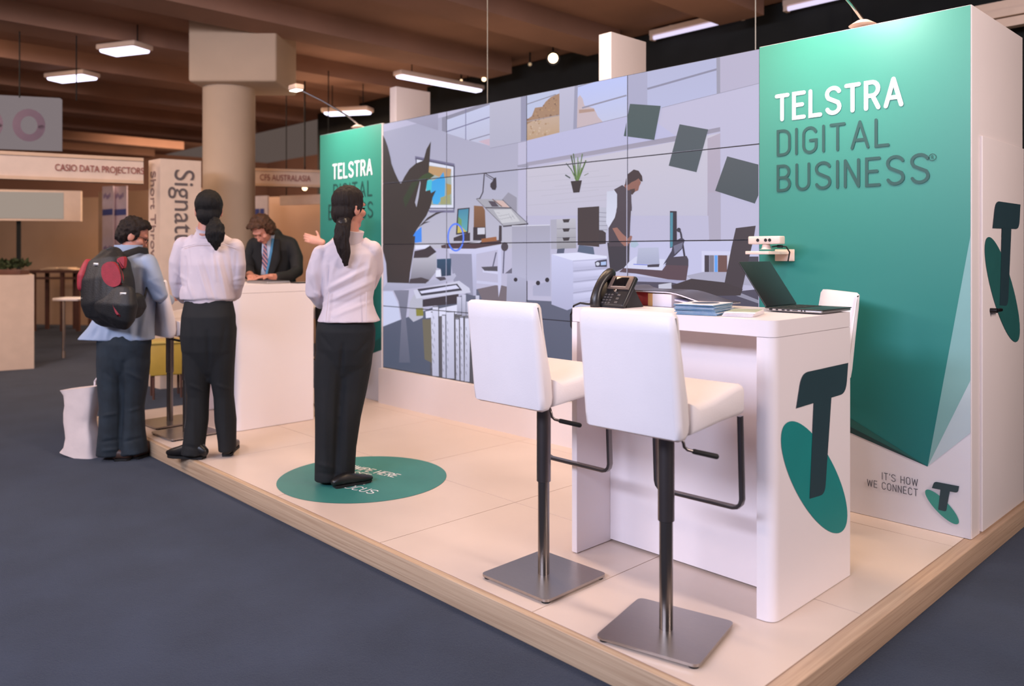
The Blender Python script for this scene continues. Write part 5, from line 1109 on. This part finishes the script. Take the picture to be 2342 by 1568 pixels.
# ---- man in a dark suit leaning over the plain counter
w = Fig('person in dark suit and striped tie bending over the plain counter', 7.55, 628, 0, 0)
h = head(w, w.P(600, 524, -.34), -FWD * .75 - RGT * .35, .80, 0, 1.0)
w.limb(w.body, [(604, 528, -.28, 14), (611, 540, -.18, 15), (620, 556, -.08, 20)])
T = [(622, 540, -.12, 24, .08), (622, 550, -.11, 40, .10), (624, 572, -.09, 47, .12), (626, 605, -.04, 47, .125), (630, 640, .02, 45, .125), (632, 680, .05, 46, .125), (633, 712, .06, 47, .13)]
w.torso(w.body, [(a, b, c, d - 4, e - .015) for a, b, c, d, e in T])
PEL = [(633, 690, .05, 42, .12), (634, 730, .05, 43, .125), (634, 760, .05, 42, .12)]
LG1 = [(614, 755, .04, 20, .09), (612, 820, .03, 17, .075), (612, 880, .04, 15, .065), (612, 908, .05, 15, .07)]
LG2 = [(654, 755, .06, 20, .09), (656, 820, .07, 17, .075), (658, 880, .08, 15, .065), (658, 908, .09, 15, .07)]
w.torso(w.body, PEL[:3], -.016)
for l in (LG1, LG2): w.limb(w.body, l[:-1], -.012)
AR = [(664, 560, -.10, 17, .075), (678, 590, -.12, 15, .065), (680, 620, -.20, 13, .058), (660, 632, -.34, 12, .05), (632, 634, -.48, 10, .04), (618, 632, -.55, 8, .032)]
AL = [(580, 560, -.10, 15, .07), (571, 590, -.16, 14, .062), (567, 615, -.26, 12, .055), (570, 628, -.40, 11, .045), (574, 630, -.50, 8, .034)]
for a in (AR, AL): w.limb(w.body, a, -.006)
hand(w, w.P(616, 631, -.57), -RGT * .9 - FWD * .5 - UP * .1, UP, -FWD, .5); hand(w, w.P(575, 629, -.52), -FWD + RGT * .35 - UP * .1, UP, RGT, .5)
finish(w, .005, SKIN); face_parts(w, h, HAIRBR)
b = MB(); w.torso(b, T); w.limb(b, AR[:5]); w.limb(b, AL[:4]); w.limb(b, [(584, 558, -.10, 16, .07), (622, 546, -.12, 18, .075), (662, 558, -.10, 16, .07)])
sh = dress(w, 'jacket', b, SUIT, .008, 5, .007, 7.0)
fr = lambda v: -.245 + (v - 545) / 80 * .065      # front of the leaning chest at picture height v
sf = MB(); sf.prism([w.P(u, v, fr(v)) for u, v in ((600, 548), (626, 536), (619, 585), (612, 628), (596, 628), (598, 580))], FWD * .03); sf.build('shirt', mat('pale blue shirt', (178, 188, 208), .8), w.t, 60)
MB().loft(w.rings([(613, 550, -.14, 20, .075), (611, 541, -.17, 18, .07), (609, 533, -.20, 18, .066)]), 24, RGT, False).build('collar', mat('white collar', (232, 222, 222), .7), w.t, 60)
tie = bpy.data.materials.new('striped tie'); tie.use_nodes = True; N = tie.node_tree.nodes; wv = N.new('ShaderNodeTexWave'); wv.inputs['Scale'].default_value = 14; wv.bands_direction = 'DIAGONAL'
rp = N.new('ShaderNodeValToRGB'); rp.color_ramp.interpolation = 'CONSTANT'; e = rp.color_ramp.elements; e[0].color = (*lin((70, 76, 110)), 1); e[1].position = .55; e[1].color = (*lin((196, 140, 140)), 1)
tcn = N.new('ShaderNodeTexCoord'); tie.node_tree.links.new(tcn.outputs['Object'], wv.inputs['Vector']); tie.node_tree.links.new(wv.outputs['Fac'], rp.inputs['Fac']); tie.node_tree.links.new(rp.outputs['Color'], N['Principled BSDF'].inputs['Base Color'])
MB().prism([w.P(u, v, fr(v) - .008) for u, v in ((602, 551), (610, 551), (609, 560), (612, 600), (607, 628), (599, 600), (603, 560))], FWD * .012).build('tie', tie, w.t, 60)
MB().loft([(w.P(u, v, fr(v) - .006), .011, .003) for u, v in ((624, 545), (620, 575), (614, 605), (609, 626))], 8, RGT, False, 4.0).build('lanyard', mat('blue lanyard', (70, 130, 170), .6), w.t)
for rows in ([(592, 556), (588, 590), (592, 630)], [(634, 546), (628, 590), (618, 632)]): MB().loft([(w.P(u, v, fr(v) + .004), q, .010) for (u, v), q in zip(rows, (.02, .055, .02))], 10, RGT, False, 3.0).build('lapel', SUIT, sh, 60)
b = MB(); w.torso(b, PEL, 0, 2.3, 32, True); w.limb(b, LG1, 0, 18, 'a'); w.limb(b, LG2, 0, 18, 'a'); dress(w, 'trousers', b, SUIT, .01, 5, .005, 6.0)
shoe(w, w.P(608, 912, .12), w.P(604, 918, -.12), SHOE); shoe(w, w.P(657, 912, .14), w.P(655, 918, -.10), SHOE)
b = MB(); ax = (h['r'], h['f'], h['u'])
b.ell(h['at'](0, -.012, .042), ax, (.098, .112, .100)); b.ell(h['at'](0, -.06, -.02), ax, (.088, .062, .07)); b.ell(h['at'](.0, .05, .085), ax, (.082, .062, .045)); b.ell(h['at'](.075, -.02, -.02), ax, (.03, .05, .06)); b.ell(h['at'](-.075, -.02, -.02), ax, (.03, .05, .06))
solidify(b, .006, 2, 'hair', mat('chestnut hair', (66, 42, 28), .6, spec=.25, var=.5, scale=50, bump=.4, bscale=90), w.t, curls, trim_face(h, .05, .035))

# ---- person sitting behind the woman on the sticker: only a raised hand and some pink shirt show
w = Fig('person in pink shirt hidden behind the woman on the sticker, one hand raised', 7.25, 762, 0, 0)
h = head(w, w.P(796, 505), -FWD * .8 - RGT * .5, .1, 0, .9)
w.limb(w.body, [(796, 528, 0, 13), (790, 552, .01, 15), (782, 562, .02, 20)])
T = [(778, 560, .02, 26, .08), (778, 575, .02, 42, .10), (776, 610, .02, 44, .115), (772, 650, .02, 42, .12), (768, 690, .02, 44, .13)]
w.torso(w.body, T, -.012)
TH1 = [(756, 694, .0, 20, .08), (742, 700, -.20, 18, .075), (738, 706, -.38, 16, .065), (738, 760, -.36, 14, .06), (740, 828, -.32, 12, .05)]
TH2 = [(786, 694, .0, 20, .08), (786, 700, -.18, 18, .075), (784, 706, -.34, 16, .065), (784, 770, -.33, 14, .06), (784, 838, -.30, 12, .05)]
for l in (TH1, TH2): w.limb(w.body, l, -.012)
AR = [(738, 578, .02, 15, .055), (736, 606, -.04, 14, .052), (738, 622, -.16, 12, .045), (736, 590, -.22, 10, .038), (735, 566, -.26, 9, .034)]
AL = [(816, 578, .02, 15, .055), (824, 620, .0, 13, .05), (810, 650, -.14, 11, .042), (790, 652, -.26, 9, .034)]
for a in (AR, AL): w.limb(w.body, a, -.006)
hand(w, w.P(734, 553, -.28), -RGT * .9 + UP * .25, -FWD, UP, .25); hand(w, w.P(788, 652, -.28), -RGT * .6 - FWD, UP, -FWD, .4)
finish(w, .006, SKIN2); face_parts(w, h, HAIRB)
b = MB(); w.torso(b, T); w.limb(b, AR[:3] + [(737, 602, -.20, 11, .042)]); w.limb(b, AL[:3]); w.limb(b, [(742, 574, .02, 16, .055), (778, 566, .02, 20, .07), (812, 574, .02, 16, .055)]); dress(w, 'shirt', b, PINKSH, .01, 5, .006)
b = MB(); w.torso(b, [(768, 684, .03, 44, .13), (768, 704, .02, 44, .13)])
for l in (TH1, TH2): w.limb(b, l)
dress(w, 'trousers', b, TROU, .01, 5, .005)
b = MB(); ax = (h['r'], h['f'], h['u']); b.ell(h['at'](0, -.014, .036), ax, (.086, .104, .095)); b.ell(h['at'](0, -.05, -.02), ax, (.07, .055, .07)); solidify(b, .007, 3, 'hair', HAIRB, w.t, strands(.003), trim_face(h, .055, .035))
for l in (TH1, TH2): q = w.P(*l[-1][:3]); shoe(w, Vector((q.x, q.y, 0)) + FWD * .04, Vector((q.x, q.y, 0)) - FWD * .2, SHOE)
